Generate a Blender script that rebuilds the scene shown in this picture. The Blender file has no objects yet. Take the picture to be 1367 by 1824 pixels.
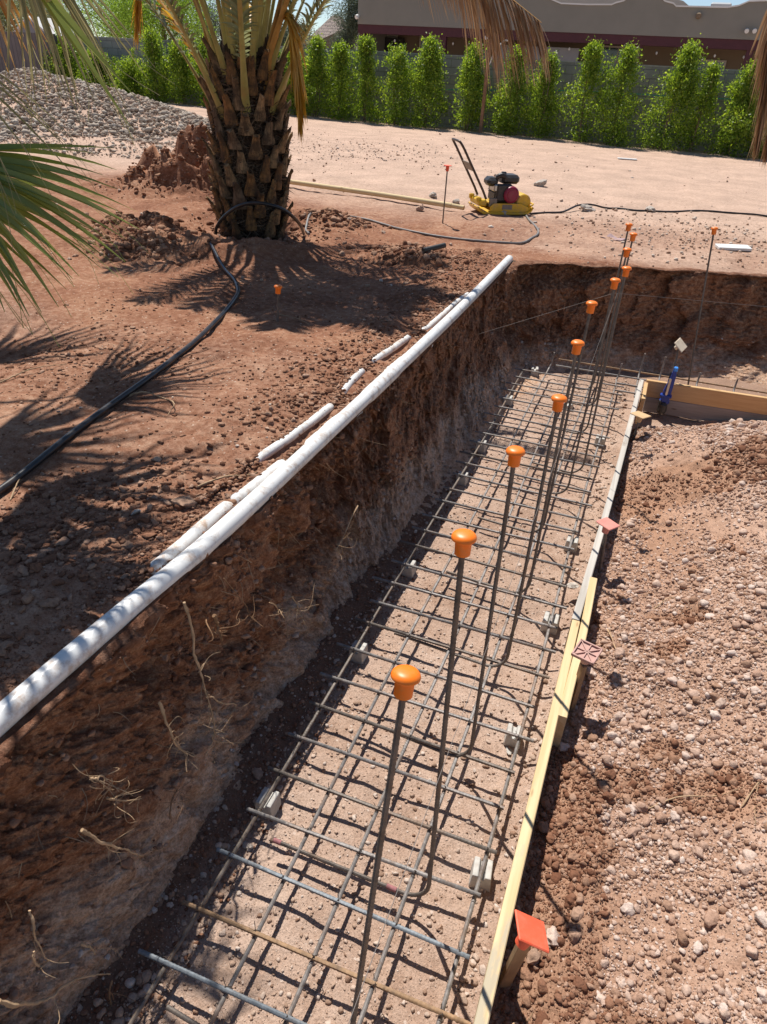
import bpy, math, random
import numpy as np
from mathutils import Vector, Matrix
R=math.radians
SC=bpy.context.scene; COL=SC.collection
rng=np.random.default_rng(7); random.seed(7)
# ------------------------------------------------------------------ camera numbers
F,PIT,ROL,YAW=1240.0,R(32.6528),R(3.3),R(-19.2602)
PW,PH=1367,1824; CAMZ=1.5
def basis():
    cy,sy=math.cos(YAW),math.sin(YAW)
    fw=np.array([sy*math.cos(PIT),cy*math.cos(PIT),-math.sin(PIT)])
    rt=np.array([cy,-sy,0.]); up=np.cross(rt,fw)
    return math.cos(ROL)*rt+math.sin(ROL)*up, -math.sin(ROL)*rt+math.cos(ROL)*up, fw
RT,UP,FW=basis()
def ray(px,py): return (px-PW/2)/F*RT-(py-PH/2)/F*UP+FW
def atz(px,py,z=0.):                       # where the sight line of a photo point meets height z
    d=ray(px,py); q=d*((z-CAMZ)/d[2]); return np.array([q[0],q[1],z])
def aty(px,py,y):                          # ... meets distance y
    d=ray(px,py); q=d*(y/d[1]); return np.array([q[0],y,q[2]+CAMZ])
# ------------------------------------------------------------------ noise
def _h(ix,iy,iz,s):
    n=(ix*374761393+iy*668265263+iz*1274126177+s*974634757)&0xFFFFFFFF
    n=((n^(n>>13))*1274126177)&0xFFFFFFFF
    n=((n^(n>>15))*2246822519)&0xFFFFFFFF
    return ((n^(n>>16))&0xFFFF)/32767.5-1.0
def vnoise(x,y,z=0.,s=0):
    x,y,z=np.broadcast_arrays(np.asarray(x,float),np.asarray(y,float),np.asarray(z,float))
    x0=np.floor(x).astype(np.int64);y0=np.floor(y).astype(np.int64);z0=np.floor(z).astype(np.int64)
    fx,fy,fz=x-x0,y-y0,z-z0
    fx=fx*fx*(3-2*fx);fy=fy*fy*(3-2*fy);fz=fz*fz*(3-2*fz)
    r=0
    for i in (0,1):
        wx=fx if i else 1-fx
        for j in (0,1):
            wy=fy if j else 1-fy
            for k in (0,1):
                wz=fz if k else 1-fz
                r=r+wx*wy*wz*_h(x0+i,y0+j,z0+k,s)
    return r
def fbm(x,y,z=0.,f=1.,o=4,s=0):
    a,t=1.,0.
    for i in range(o):
        t=t+a*vnoise(np.asarray(x)*f,np.asarray(y)*f,np.asarray(z)*f,s+i*17); f*=2.03; a*=.5
    return t
def crack(x,y,s=0):
    x=np.asarray(x,float);y=np.asarray(y,float); xi=np.floor(x).astype(np.int64); yi=np.floor(y).astype(np.int64); a=np.full(x.shape,9.);b=a.copy()
    for i in(-1,0,1):
        for j in(-1,0,1):
            cx=xi+i+.5+.45*_h(xi+i,yi+j,0*xi,s); cy=yi+j+.5+.45*_h(xi+i,yi+j,0*xi+1,s); d=np.hypot(cx-x,cy-y)
            b=np.minimum(b,np.maximum(a,d)); a=np.minimum(a,d)
    return b-a
def sst(a,b,x):
    t=np.clip((np.asarray(x,float)-a)/(b-a),0,1); return t*t*(3-2*t)
# ------------------------------------------------------------------ meshes
class MB:
    def __init__(s): s.v=[];s.f=[];s.n=0
    def add(s,v,f):
        v=np.asarray(v,float).reshape(-1,3)
        s.v.append(v); s.f+= [tuple(int(i)+s.n for i in q) for q in f]; s.n+=len(v); return s
    def box(s,c,d,rot=None,bev=0.):
        c=np.asarray(c,float); h=np.asarray(d,float)/2
        if bev<=0:
            v=np.array([[x,y,z] for z in(-1,1) for y in(-1,1) for x in(-1,1)])*h
            f=[(0,2,3,1),(4,5,7,6),(0,1,5,4),(2,6,7,3),(0,4,6,2),(1,3,7,5)]
        else:
            b=min(bev,*(h*.95)); v=[];f=[]
            # chamfered box: 24 verts
            idx={}
            for sx in(-1,1):
                for sy in(-1,1):
                    for sz in(-1,1):
                        for a in range(3):
                            p=np.array([sx,sy,sz])*(h-b); p[a]=[sx,sy,sz][a]*h[a]
                            idx[(sx,sy,sz,a)]=len(v); v.append(p)
            for a in range(3):
                o=[i for i in range(3) if i!=a]
                for sg in(-1,1):
                    q=[]
                    for (u,w) in((-1,-1),(1,-1),(1,1),(-1,1)):
                        k=[0,0,0];k[a]=sg;k[o[0]]=u;k[o[1]]=w;q.append(idx[(*k,a)])
                    f.append(q)
            for a in range(3):
                o=[i for i in range(3) if i!=a]
                for u in(-1,1):
                    for w in(-1,1):
                        k=[0,0,0];k[o[0]]=u;k[o[1]]=w
                        k1=list(k);k1[a]=-1;k2=list(k);k2[a]=1
                        f.append([idx[(*k1,o[0])],idx[(*k2,o[0])],idx[(*k2,o[1])],idx[(*k1,o[1])]])
            for sx in(-1,1):
                for sy in(-1,1):
                    for sz in(-1,1): f.append([idx[(sx,sy,sz,a)] for a in range(3)])
            v=np.array(v)
        if rot is not None: v=v@np.asarray(rot,float).T
        return s.add(v+c,f)
    def tube(s,P,r,n=8,cap=True,flat=None):
        P=np.asarray(P,float); m=len(P); r=np.broadcast_to(np.asarray(r,float),(m,)) if np.ndim(r)<2 else r
        T=np.gradient(P,axis=0); T/=np.linalg.norm(T,axis=1)[:,None]+1e-12
        u=np.cross(T[0],[0,0,1.]); 
        if np.linalg.norm(u)<1e-3: u=np.cross(T[0],[1.,0,0])
        u/=np.linalg.norm(u); U=[];
        for i in range(m):
            u=u-T[i]*(u@T[i]); u/=np.linalg.norm(u)+1e-12; U.append(u)
        U=np.array(U); W=np.cross(T,U); a=np.arange(n)*2*np.pi/n
        if np.ndim(r)==1: r=r[:,None]*np.ones(n)
        k=1. if flat is None else flat
        V=P[:,None,:]+r[:,:,None]*(np.cos(a)[None,:,None]*U[:,None,:]+k*np.sin(a)[None,:,None]*W[:,None,:])
        f=[]
        for i in range(m-1):
            for j in range(n):
                q=(j+1)%n; f.append((i*n+j,i*n+q,(i+1)*n+q,(i+1)*n+j))
        if cap: f.append(tuple(range(n))[::-1]); f.append(tuple(range((m-1)*n,m*n)))
        return s.add(V,f)
    def lathe(s,prof,c=(0,0,0),rot=None,n=24):
        a=np.arange(n)*2*np.pi/n; V=[]
        for r,z in prof: V.append(np.stack([r*np.cos(a),r*np.sin(a),np.full(n,z)],-1))
        V=np.concatenate(V); m=len(prof)
        f=[(i*n+j,i*n+(j+1)%n,(i+1)*n+(j+1)%n,(i+1)*n+j) for i in range(m-1) for j in range(n)]
        f.append(tuple(range(n))[::-1]); f.append(tuple(range((m-1)*n,m*n)))
        if rot is not None: V=V@np.asarray(rot,float).T
        return s.add(V+np.asarray(c,float),f)
    def prism(s,poly,y0,y1,ax=1):
        # polygon in the other two axes, extruded along axis ax
        m=len(poly); V=[]
        for t in(y0,y1):
            for p in poly:
                q=[0,0,0]; o=[i for i in range(3) if i!=ax]; q[o[0]]=p[0];q[o[1]]=p[1];q[ax]=t;V.append(q)
        f=[tuple(range(m))[::-1],tuple(range(m,2*m))]+[(i,(i+1)%m,m+(i+1)%m,m+i) for i in range(m)]
        return s.add(V,f)
    def build(s,name,mat,parent=None,smooth=False,mw=None):
        v=np.concatenate(s.v) if s.v else np.zeros((0,3))
        if mw is not None: v=(v-np.asarray(mw,float))
        me=bpy.data.meshes.new(name); me.from_pydata(v.tolist(),[],s.f); me.validate()
        import bmesh
        bm=bmesh.new(); bm.from_mesh(me); bmesh.ops.recalc_face_normals(bm,faces=bm.faces); bm.to_mesh(me); bm.free()
        if smooth: me.polygons.foreach_set('use_smooth',[True]*len(me.polygons))
        return link(name,me,mat,parent)
def link(name,me,mat,parent=None):
    if mat is not None:
        for m in (mat if isinstance(mat,(list,tuple)) else [mat]): me.materials.append(m)
    if len(me.polygons)<60000 and len(me.polygons) and me.polygons[0].use_smooth: me.set_sharp_from_angle(angle=R(48))
    o=bpy.data.objects.new(name,me); COL.objects.link(o)
    if parent is not None: o.parent=parent
    return o
def bigmesh(name,V,Fc,mat,parent=None,smooth=True,attr=None):
    V=np.ascontiguousarray(V,dtype=np.float32); Fc=np.ascontiguousarray(Fc,dtype=np.int32); k=Fc.shape[1]
    me=bpy.data.meshes.new(name); me.vertices.add(len(V)); me.vertices.foreach_set('co',V.ravel())
    me.loops.add(Fc.size); me.loops.foreach_set('vertex_index',Fc.ravel())
    me.polygons.add(len(Fc)); me.polygons.foreach_set('loop_start',np.arange(0,Fc.size,k,dtype=np.int32))
    if smooth: me.polygons.foreach_set('use_smooth',np.ones(len(Fc),bool))
    if attr:
        for an,av in attr.items():
            a=me.attributes.new(an,'FLOAT','POINT'); a.data.foreach_set('value',np.ascontiguousarray(av,dtype=np.float32))
    me.update(calc_edges=True)
    return link(name,me,mat,parent)
def empty(name,loc,label,cat,group=None,rz=0.):
    o=bpy.data.objects.new(name,None); COL.objects.link(o); o.location=[float(c) for c in loc]; o.rotation_euler=(0,0,rz)
    o.empty_display_size=.1
    return tag(o,label,cat,group)
def tag(o,label=None,cat=None,group=None,kind=None):
    if label:o['label']=label
    if cat:o['category']=cat
    if group:o['group']=group
    if kind:o['kind']=kind
    return o
def rotz(a): c,s=math.cos(a),math.sin(a); return np.array([[c,-s,0],[s,c,0],[0,0,1.]])
def align(d):                                # rotation taking +Z to d
    return np.array(Vector(d).to_track_quat('Z','Y').to_matrix())
def spline(P,n):
    P=np.asarray(P,float); m=len(P); Q=np.vstack([2*P[0]-P[1],P,2*P[-1]-P[-2]]); out=[]
    for t in np.linspace(0,m-1-1e-9,n):
        i=int(t);u=t-i;a,b,c,d=Q[i:i+4]
        out.append(.5*(2*b+(c-a)*u+(2*a-5*b+4*c-d)*u*u+(3*b-a-3*c+d)*u**3))
    return np.array(out)
# ------------------------------------------------------------------ materials
def newmat(name):
    m=bpy.data.materials.new(name); m.use_nodes=True; nt=m.node_tree
    for n in list(nt.nodes): nt.nodes.remove(n)
    o=nt.nodes.new('ShaderNodeOutputMaterial'); b=nt.nodes.new('ShaderNodeBsdfPrincipled')
    nt.links.new(b.outputs[0],o.inputs[0]); return m,nt,b
def N(nt,t,**kw):
    n=nt.nodes.new('ShaderNode'+t)
    for k,v in kw.items():
        if k in n.inputs: n.inputs[k].default_value=v
        else: setattr(n,k,v)
    return n
def ramp(nt,src,stops):
    r=nt.nodes.new('ShaderNodeValToRGB'); e=r.color_ramp.elements
    e[0].position=stops[0][0]; e[0].color=(*stops[0][1],1); e[1].position=stops[1][0]; e[1].color=(*stops[1][1],1)
    for p,c in stops[2:]:
        q=e.new(p); q.color=(*c,1)
    nt.links.new(src,r.inputs[0]); return r
def noise(nt,co,scale,detail=4,rough=.6,dist=0.):
    n=N(nt,'TexNoise'); n.inputs['Scale'].default_value=scale;n.inputs['Detail'].default_value=detail;n.inputs['Roughness'].default_value=rough;n.inputs['Distortion'].default_value=dist
    nt.links.new(co,n.inputs['Vector']); return n.outputs[0]
def math_(nt,op,a,b,clamp=False):
    n=nt.nodes.new('ShaderNodeMath'); n.operation=op; n.use_clamp=clamp
    for i,x in enumerate((a,b)):
        if isinstance(x,(int,float)): n.inputs[i].default_value=x
        else: nt.links.new(x,n.inputs[i])
    return n.outputs[0]
def mixc(nt,f,a,b,blend='MIX'):
    n=nt.nodes.new('ShaderNodeMix'); n.data_type='RGBA'; n.blend_type=blend
    if isinstance(f,(int,float)): n.inputs[0].default_value=f
    else: nt.links.new(f,n.inputs[0])
    for i,x in ((6,a),(7,b)):
        if isinstance(x,tuple): n.inputs[i].default_value=(*x,1)
        else: nt.links.new(x,n.inputs[i])
    return n.outputs[2]
def bump(nt,bs,h,strength,dist,prev=None):
    n=N(nt,'Bump'); n.inputs['Strength'].default_value=strength; n.inputs['Distance'].default_value=dist
    nt.links.new(h,n.inputs['Height'])
    if prev: nt.links.new(prev,n.inputs['Normal'])
    if bs is not None: nt.links.new(n.outputs[0],bs.inputs['Normal'])
    return n.outputs[0]
def objco(nt): return N(nt,'TexCoord').outputs['Object']
def soil_mat(name,dark,mid,light,dry=None,bs=.6,attr='soil',pebble=(.55,.42,.33)):
    """soil: three tones mixed by noise at two scales; attribute 0..1 shifts towards the dry colour."""
    m,nt,b=newmat(name); co=objco(nt)
    n1=noise(nt,co,1.6,6,.65); n2=noise(nt,co,22,6,.7); n3=noise(nt,co,140,4,.7)
    s=math_(nt,'ADD',math_(nt,'MULTIPLY',n1,.55),math_(nt,'MULTIPLY',n2,.45))
    r=ramp(nt,s,[(.36,dark),(.5,mid),(.64,light)])
    c=r.outputs[0]
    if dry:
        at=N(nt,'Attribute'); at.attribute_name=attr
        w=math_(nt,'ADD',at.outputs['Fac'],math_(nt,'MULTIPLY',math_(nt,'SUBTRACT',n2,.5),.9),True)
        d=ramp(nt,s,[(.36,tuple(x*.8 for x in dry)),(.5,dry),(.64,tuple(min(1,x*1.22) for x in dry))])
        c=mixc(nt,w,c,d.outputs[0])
    # fine grains: small light and dark specks
    g=ramp(nt,n3,[(.35,(.62,.6,.58)),(.5,(1,1,1)),(.7,(1.25,1.25,1.25))])
    c=mixc(nt,.75,c,g.outputs[0],'MULTIPLY')
    v=N(nt,'TexVoronoi'); v.inputs['Scale'].default_value=38; nt.links.new(co,v.inputs['Vector'])
    pm=math_(nt,'MULTIPLY',math_(nt,'LESS_THAN',v.outputs['Distance'],.2),math_(nt,'GREATER_THAN',N_sep(nt,v.outputs['Color']),.8))
    c=mixc(nt,math_(nt,'MULTIPLY',pm,.8),c,pebble)
    nt.links.new(c,b.inputs['Base Color']); b.inputs['Roughness'].default_value=.95; b.inputs['Specular IOR Level'].default_value=.15
    p=bump(nt,None,n2,bs,.02); bump(nt,b,n3,bs,.006,p)
    return m
def N_sep(nt,c):
    s=nt.nodes.new('ShaderNodeSeparateColor'); nt.links.new(c,s.inputs[0]); return s.outputs[0]
def stone_mat(name,cols,bs=.5,sc=60):
    m,nt,b=newmat(name); co=objco(nt)
    ge=N(nt,'NewGeometry'); rnd=ge.outputs['Random Per Island']
    k=len(cols); r=ramp(nt,rnd,[(i/(k-1),c) for i,c in enumerate(cols)])
    n=noise(nt,co,sc,5,.7); g=ramp(nt,n,[(.3,(.7,.7,.7)),(.7,(1.2,1.2,1.2))])
    nt.links.new(mixc(nt,1.,r.outputs[0],g.outputs[0],'MULTIPLY'),b.inputs['Base Color'])
    b.inputs['Roughness'].default_value=.95; b.inputs['Specular IOR Level'].default_value=.15
    bump(nt,b,n,bs,.01); return m
def plain(name,c,rough=.5,metal=0.,var=.15,sc=30,bs=.1,spec=.5,dirt=None,dirtamt=.5,dsc=14):
    m,nt,b=newmat(name); co=objco(nt); n=noise(nt,co,sc,5,.6)
    r=ramp(nt,n,[(.3,tuple(x*(1-var) for x in c)),(.7,tuple(min(1,x*(1+var)) for x in c))]); cc=r.outputs[0]
    if dirt:
        d=noise(nt,co,dsc,8,.72); w=ramp(nt,d,[(.5,(0,0,0)),(.66,(dirtamt,)*3)])
        cc=mixc(nt,w.outputs[0],cc,dirt)
    nt.links.new(cc,b.inputs['Base Color']); b.inputs['Roughness'].default_value=rough; b.inputs['Metallic'].default_value=metal; b.inputs['Specular IOR Level'].default_value=spec
    if bs: bump(nt,b,n,bs,.005)
    return m
def wood_mat(name,a,bcol,axis='Y',stain=None,sc=1.):
    m,nt,b=newmat(name); co=objco(nt); mp=N(nt,'Mapping'); nt.links.new(co,mp.inputs[0])
    st=[45*sc]*3; st['XYZ'.index(axis)]=1.6*sc; mp.inputs['Scale'].default_value=st
    n=noise(nt,mp.outputs[0],1.,6,.6,.6); r=ramp(nt,n,[(.3,a),(.68,bcol)]); c=r.outputs[0]
    mp2=N(nt,'Mapping'); nt.links.new(co,mp2.inputs[0]); s2=[9]*3; s2['XYZ'.index(axis)]=2.2; mp2.inputs['Scale'].default_value=s2
    v=N(nt,'TexVoronoi'); v.inputs['Scale'].default_value=1.4; nt.links.new(mp2.outputs[0],v.inputs['Vector'])
    kn=ramp(nt,v.outputs['Distance'],[(.03,(.28,.15,.07)),(.09,(1,1,1))]); c=mixc(nt,.8,c,kn.outputs[0],'MULTIPLY')
    if stain:
        d=noise(nt,mp2.outputs[0],1.2,6,.7); w=ramp(nt,d,[(.56,(0,0,0)),(.64,(.75,)*3)]); c=mixc(nt,w.outputs[0],c,stain)
    nt.links.new(c,b.inputs['Base Color']); b.inputs['Roughness'].default_value=.75; b.inputs['Specular IOR Level'].default_value=.25
    bump(nt,b,n,.25,.004); return m
def leaf_mat(name,a,bcol,trans=.35,rough=.45,spec=.5,tip=None):
    m,nt,b=newmat(name); ge=N(nt,'NewGeometry'); r=ramp(nt,ge.outputs['Random Per Island'],[(0,a),(1,bcol)])
    nt.links.new(r.outputs[0],b.inputs['Base Color']); b.inputs['Roughness'].default_value=rough; b.inputs['Specular IOR Level'].default_value=spec
    t=N(nt,'BsdfTranslucent'); h=N(nt,'HueSaturation'); h.inputs['Saturation'].default_value=1.1; h.inputs['Value'].default_value=1.5
    nt.links.new(r.outputs[0],h.inputs['Color']); nt.links.new(h.outputs[0],t.inputs[0])
    mx=N(nt,'MixShader'); mx.inputs[0].default_value=trans; nt.links.new(b.outputs[0],mx.inputs[1]); nt.links.new(t.outputs[0],mx.inputs[2])
    nt.links.new(mx.outputs[0],nt.nodes['Material Output'].inputs[0]); return m
M={}
M['bank']=soil_mat('red_brown_soil',(.16,.064,.035),(.285,.132,.075),(.40,.222,.135),dry=(.52,.365,.275),bs=.7)
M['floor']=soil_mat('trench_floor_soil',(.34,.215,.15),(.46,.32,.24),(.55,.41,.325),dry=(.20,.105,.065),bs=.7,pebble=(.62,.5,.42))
M['fill']=soil_mat('pink_fill_soil',(.30,.17,.11),(.45,.285,.20),(.56,.385,.29),dry=(.38,.215,.135),bs=.6,pebble=(.6,.45,.36))
def wall_mat():
    m,nt,b=newmat('trench_wall_soil'); co=objco(nt); sx=N(nt,'SeparateXYZ'); nt.links.new(co,sx.inputs[0])
    mp=N(nt,'Mapping'); mp.inputs['Scale'].default_value=(1,1,1.5); nt.links.new(co,mp.inputs[0])
    n1=noise(nt,co,2.2,6,.65); n2=noise(nt,mp.outputs[0],26,6,.72); n3=noise(nt,co,120,4,.7)
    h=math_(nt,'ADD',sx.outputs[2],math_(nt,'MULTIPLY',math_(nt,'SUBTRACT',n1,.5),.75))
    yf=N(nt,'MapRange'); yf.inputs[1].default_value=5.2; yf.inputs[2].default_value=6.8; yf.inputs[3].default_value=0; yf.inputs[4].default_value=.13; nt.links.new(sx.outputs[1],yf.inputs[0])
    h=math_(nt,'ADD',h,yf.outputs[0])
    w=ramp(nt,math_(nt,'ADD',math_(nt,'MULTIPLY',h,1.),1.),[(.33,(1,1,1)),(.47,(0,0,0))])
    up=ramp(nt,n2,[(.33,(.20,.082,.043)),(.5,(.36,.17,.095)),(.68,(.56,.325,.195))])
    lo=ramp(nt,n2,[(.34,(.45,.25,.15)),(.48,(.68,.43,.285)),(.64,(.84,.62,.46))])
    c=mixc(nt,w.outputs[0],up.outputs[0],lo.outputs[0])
    g=ramp(nt,n3,[(.36,(.66,.63,.61)),(.5,(1,1,1)),(.66,(1.3,1.28,1.26))]); c=mixc(nt,.8,c,g.outputs[0],'MULTIPLY')
    # surface of the bank at the lip
    n4=noise(nt,co,22,6,.7); tp=ramp(nt,n4,[(.36,(.17,.07,.04)),(.5,(.255,.125,.076)),(.64,(.36,.2,.13))])
    ge=N(nt,'NewGeometry'); sn=N(nt,'SeparateXYZ'); nt.links.new(ge.outputs['Normal'],sn.inputs[0])
    k=math_(nt,'MULTIPLY',math_(nt,'GREATER_THAN',sx.outputs[2],-.03),1.)
    c=mixc(nt,k,c,tp.outputs[0])
    nt.links.new(c,b.inputs['Base Color']); b.inputs['Roughness'].default_value=.95; b.inputs['Specular IOR Level'].default_value=.1
    n5=noise(nt,co,52,5,.75); p=bump(nt,None,n2,.9,.03); p=bump(nt,None,n5,.8,.014,p); bump(nt,b,n3,.7,.006,p); return m
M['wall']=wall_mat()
M['clod']=stone_mat('soil_clods',[(.17,.075,.043),(.24,.115,.068),(.30,.155,.095),(.36,.205,.13),(.42,.265,.185)],.6,90)
M['fillstone']=stone_mat('caliche_nodules',[(.34,.20,.13),(.44,.275,.195),(.50,.335,.25),(.57,.41,.32),(.66,.53,.45)],.6,90)
M['floorstone']=stone_mat('floor_grit',[(.30,.18,.12),(.40,.27,.195),(.48,.345,.26),(.55,.42,.335),(.64,.53,.45)],.5,90)
M['pebble']=stone_mat('dry_pebbles',[(.36,.22,.15),(.45,.3,.21),(.55,.43,.34),(.62,.53,.45)],.5,60)
M['rubble']=stone_mat('rubble_rock',[(.29,.225,.17),(.37,.30,.235),(.43,.36,.29),(.53,.46,.38),(.37,.235,.16)],.6,25)
M['greyrock']=stone_mat('grey_rock',[(.42,.36,.31),(.5,.44,.38)],.7,30)
M['brownrock']=stone_mat('brown_rock',[(.4,.25,.17),(.5,.34,.25)],.7,60)
M['steel']=plain('rebar_grey_steel',(.235,.215,.20),.6,.25,.4,40,.15,dirt=(.20,.11,.06),dirtamt=.6,dsc=9)
M['rust']=plain('rebar_rusty_steel',(.30,.185,.10),.75,.1,.35,40,.2,dirt=(.13,.09,.07),dirtamt=.6,dsc=9)
M['blue_steel']=plain('rebar_blue_grey_steel',(.20,.225,.245),.6,.15,.3,40,.1,dirt=(.2,.15,.11),dirtamt=.3)
M['dowel']=plain('dowel_steel',(.15,.125,.105),.6,.25,.4,30,.15,dirt=(.21,.12,.065),dirtamt=.5,dsc=6)
M['pink_paint']=plain('pink_marking_paint',(.30,.12,.12),.8,0,.3,60)
M['orange']=plain('orange_cap_plastic',(.98,.205,.008),.42,0,.05,20,.04,dirt=(.6,.27,.10),dirtamt=.3,dsc=38)
M['orange_red']=plain('orange_red_cap_plastic',(.86,.12,.05),.5,0,.08,20,.05,dirt=(.6,.3,.2),dirtamt=.25)
M['pink_cap']=plain('faded_pink_cap_plastic',(.66,.24,.19),.6,0,.1,20,.05,dirt=(.55,.35,.27),dirtamt=.4)
M['dusty_cap']=plain('dusty_pink_cap_plastic',(.5,.29,.24),.7,0,.1,20,.05,dirt=(.45,.31,.24),dirtamt=.5)
M['tan_cap']=plain('sun_bleached_tan_cap_plastic',(.58,.38,.19),.6,0,.1,20,.05)
M['cream_cap']=plain('cream_cap_plastic',(.74,.62,.46),.6,0,.1,20,.05,dirt=(.5,.33,.2),dirtamt=.5)
M['pvc']=plain('white_pvc',(.78,.775,.75),.35,0,.04,8,.02,dirt=(.42,.30,.22),dirtamt=.75,dsc=16)
M['pvc_dirty']=plain('dirty_white_pvc',(.74,.73,.7),.5,0,.06,8,.03,dirt=(.45,.30,.2),dirtamt=.9,dsc=20)
M['board_new']=wood_mat('new_yellow_lumber',(.60,.42,.21),(.74,.58,.34),'Y',stain=(.42,.38,.29))
M['board_old']=wood_mat('weathered_grey_lumber',(.40,.36,.31),(.58,.54,.48),'Y',stain=(.30,.25,.2))
M['board_far']=wood_mat('tan_form_lumber',(.52,.31,.14),(.64,.42,.21),'X')
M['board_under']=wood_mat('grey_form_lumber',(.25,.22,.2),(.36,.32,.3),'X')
M['stake_wood']=wood_mat('stained_stake_wood',(.22,.13,.07),(.40,.26,.14),'Z')
M['stake_steel']=plain('stake_steel',(.11,.085,.07),.6,.4,.3,40,.1)
M['conc']=plain('pale_concrete',(.5,.48,.44),.9,0,.16,40,.4,.2,dirt=(.35,.25,.18),dirtamt=.4)
M['hose']=plain('black_poly_pipe',(.018,.018,.02),.32,0,.3,20,.02,dirt=(.2,.13,.09),dirtamt=.22,dsc=10)
M['hose_grey']=plain('grey_dusty_hose',(.19,.18,.17),.55,0,.2,20,.02,dirt=(.3,.21,.15),dirtamt=.5)
M['wire']=plain('thin_cord',(.22,.17,.13),.8,0,.2,20,0)
M['string']=plain('mason_string',(.2,.17,.15),.8,0,.2,20,0)
M['root']=plain('pale_root',(.44,.30,.18),.85,0,.35,25,.4,.2)
M['root_dark']=plain('brown_root',(.25,.145,.08),.9,0,.35,25,.4,.2)
M['boot']=None
# ------------------------------------------------------------------ terrain heights
PALM=np.array([-3.87,6.54])
def yfar(x): return np.interp(x,[-1.3,-.75,-.3,1.04,3,6],[6.75,6.92,7.07,7.62,8.25,9.1])
def xlip(y): return np.full_like(np.asarray(y,float),-1.215)+.035*fbm(y,0,0,1.3,3,5)
def gz(x,y,fine=True):
    x=np.asarray(x,float);y=np.asarray(y,float)
    d=np.hypot(x,y)
    z=.022*fbm(x,y,0,.55,2,1)+.018*fbm(x,y,0,1.9,3,2)*sst(40,6,d)
    if fine: z=z+.008*fbm(x,y,0,7,4,3)*sst(30,5,d)
    z=z-.009*(x+3)*sst(10,20,y)*sst(60,25,d)
    dp=np.hypot(x-PALM[0],y-PALM[1]); an=np.arctan2(y-PALM[1],x-PALM[0])
    z=z+.11*np.exp(-((dp-.85)/.28)**2)*(.6+.4*np.sin(an*2+4))*(1+.5*fbm(x,y,0,4,3,9))-.05*np.exp(-(dp/.45)**2)
    rough=np.abs(fbm(x,y,0,3.2,3,11))
    def mound(cx,cy,rx,ry,h,p=2.,rf=.5):
        q=((x-cx)/rx)**2+((y-cy)/ry)**2
        return h*np.exp(-q**(p/2))*(1+rf*(rough-.45)*2)
    z=z+mound(-6.0,7.95,.75,.5,.24)+mound(-5.6,8.3,.60,.48,.34,2.6,.5)+mound(-6.3,8.7,.6,.45,.2)
    z=z+mound(-4.75,5.85,.5,.36,.13)+mound(-4.25,5.3,.4,.3,.09)+mound(-3.35,7.45,.35,.3,.11)+mound(-2.1,6.4,.5,.45,.07)
    # soil heaped beside the pipes
    z=z+.03*np.exp(-((x+1.62)/.17)**2)*sst(8.,6.,y)*(1+.8*fbm(x,y,0,5,3,21))
    xc_=np.interp(y,[1.9,2.34,2.99,3.25,3.51,3.7,4.27,4.6,5.49,5.7],[-1.42,-1.40,-1.375,-1.40,-1.41,-1.41,-1.40,-1.36,-1.33,-1.33])
    z=z-.032*np.exp(-((x-xc_-.045)/.022)**2)*(sst(2.3,2.4,y)*sst(3.0,2.9,y)+sst(3.7,3.8,y)*sst(4.3,4.2,y)+.6*sst(4.6,4.7,y)*sst(5.4,5.3,y))
    # rubble heap in the far left
    q=np.hypot((x+14.0)/4.3,(y-14.3)/4.0); z=z+1.0*np.clip(1-q,0,1)**.9
    q=np.hypot((x+10.0)/2.5,(y-11.6)/1.5); z=z+.12*np.clip(1-q,0,1)
    return z
def soilattr(x,y):
    a=sst(7.6,10.5,y+.12*x*0)*.95
    a=np.maximum(a,.5*sst(6.9,7.6,y)*sst(-2.5,-.5,x))
    dp=np.hypot(x-PALM[0],y-PALM[1])
    a=a*(1-.95*np.exp(-(np.hypot((x+5.6)/1.1,(y-8.1)/.9))**4))
    a=a-.35*sst(3.6,4.6,y)*sst(7.8,6.8,y)
    a=a+.22*sst(.2,.9,fbm(x,y,0,.9,3,31))+.12*sst(5,2.5,y)
    return np.clip(a,0,1)
FX0=.075
def fillz(x,y):
    x=np.asarray(x,float);y=np.asarray(y,float)
    z=-.735+.06*sst(3.6,5.0,y)+.11*sst(.1,1.0,x)+.05*sst(.9,2,x)
    z=z+.06*np.exp(-((x-.55)/.35)**2-((y-4.6)/.5)**2)-.05*np.exp(-((x-.32)/.2)**2-((y-3.75)/.55)**2)
    z=z+.09*sst(.5,1.3,x)*sst(3.2,4.8,y)+.13*sst(.35,1.1,x)*sst(3.5,2.4,y)+.05*np.exp(-((x-.6)/.3)**2-((y-2.55)/.35)**2)-.03*np.exp(-((x-.5)/.25)**2-((y-1.6)/.3)**2)
    z=z+.17*np.exp(-((x-1.25)/.5)**2-((y-3.8)/1.1)**2)+.05*np.exp(-((x-.85)/.25)**2-((y-3.0)/.3)**2)
    z=z-.30*sst(5.12,5.55,y)
    z=z-.065*sst(.30,.10,x)
    z=z+.018*fbm(x,y,0,2.2,3,41)+.02*np.abs(fbm(x,y,0,7,4,42))+.007*fbm(x,y,0,28,3,43)
    return z
def floorz(x,y):
    z=-.885+.010*fbm(x,y,0,2.5,3,51)+.005*fbm(x,y,0,12,4,52)
    z=z+.03*sst(-.9,-1.08,x)+.012*sst(-.85,-.95,x)*np.abs(fbm(x,y,0,14,3,53))+.03*sst(6.5,6.9,np.asarray(y))
    z=z+.025*sst(-.02,.06,np.asarray(x))*sst(5.7,5.5,np.asarray(y))
    return z
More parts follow.
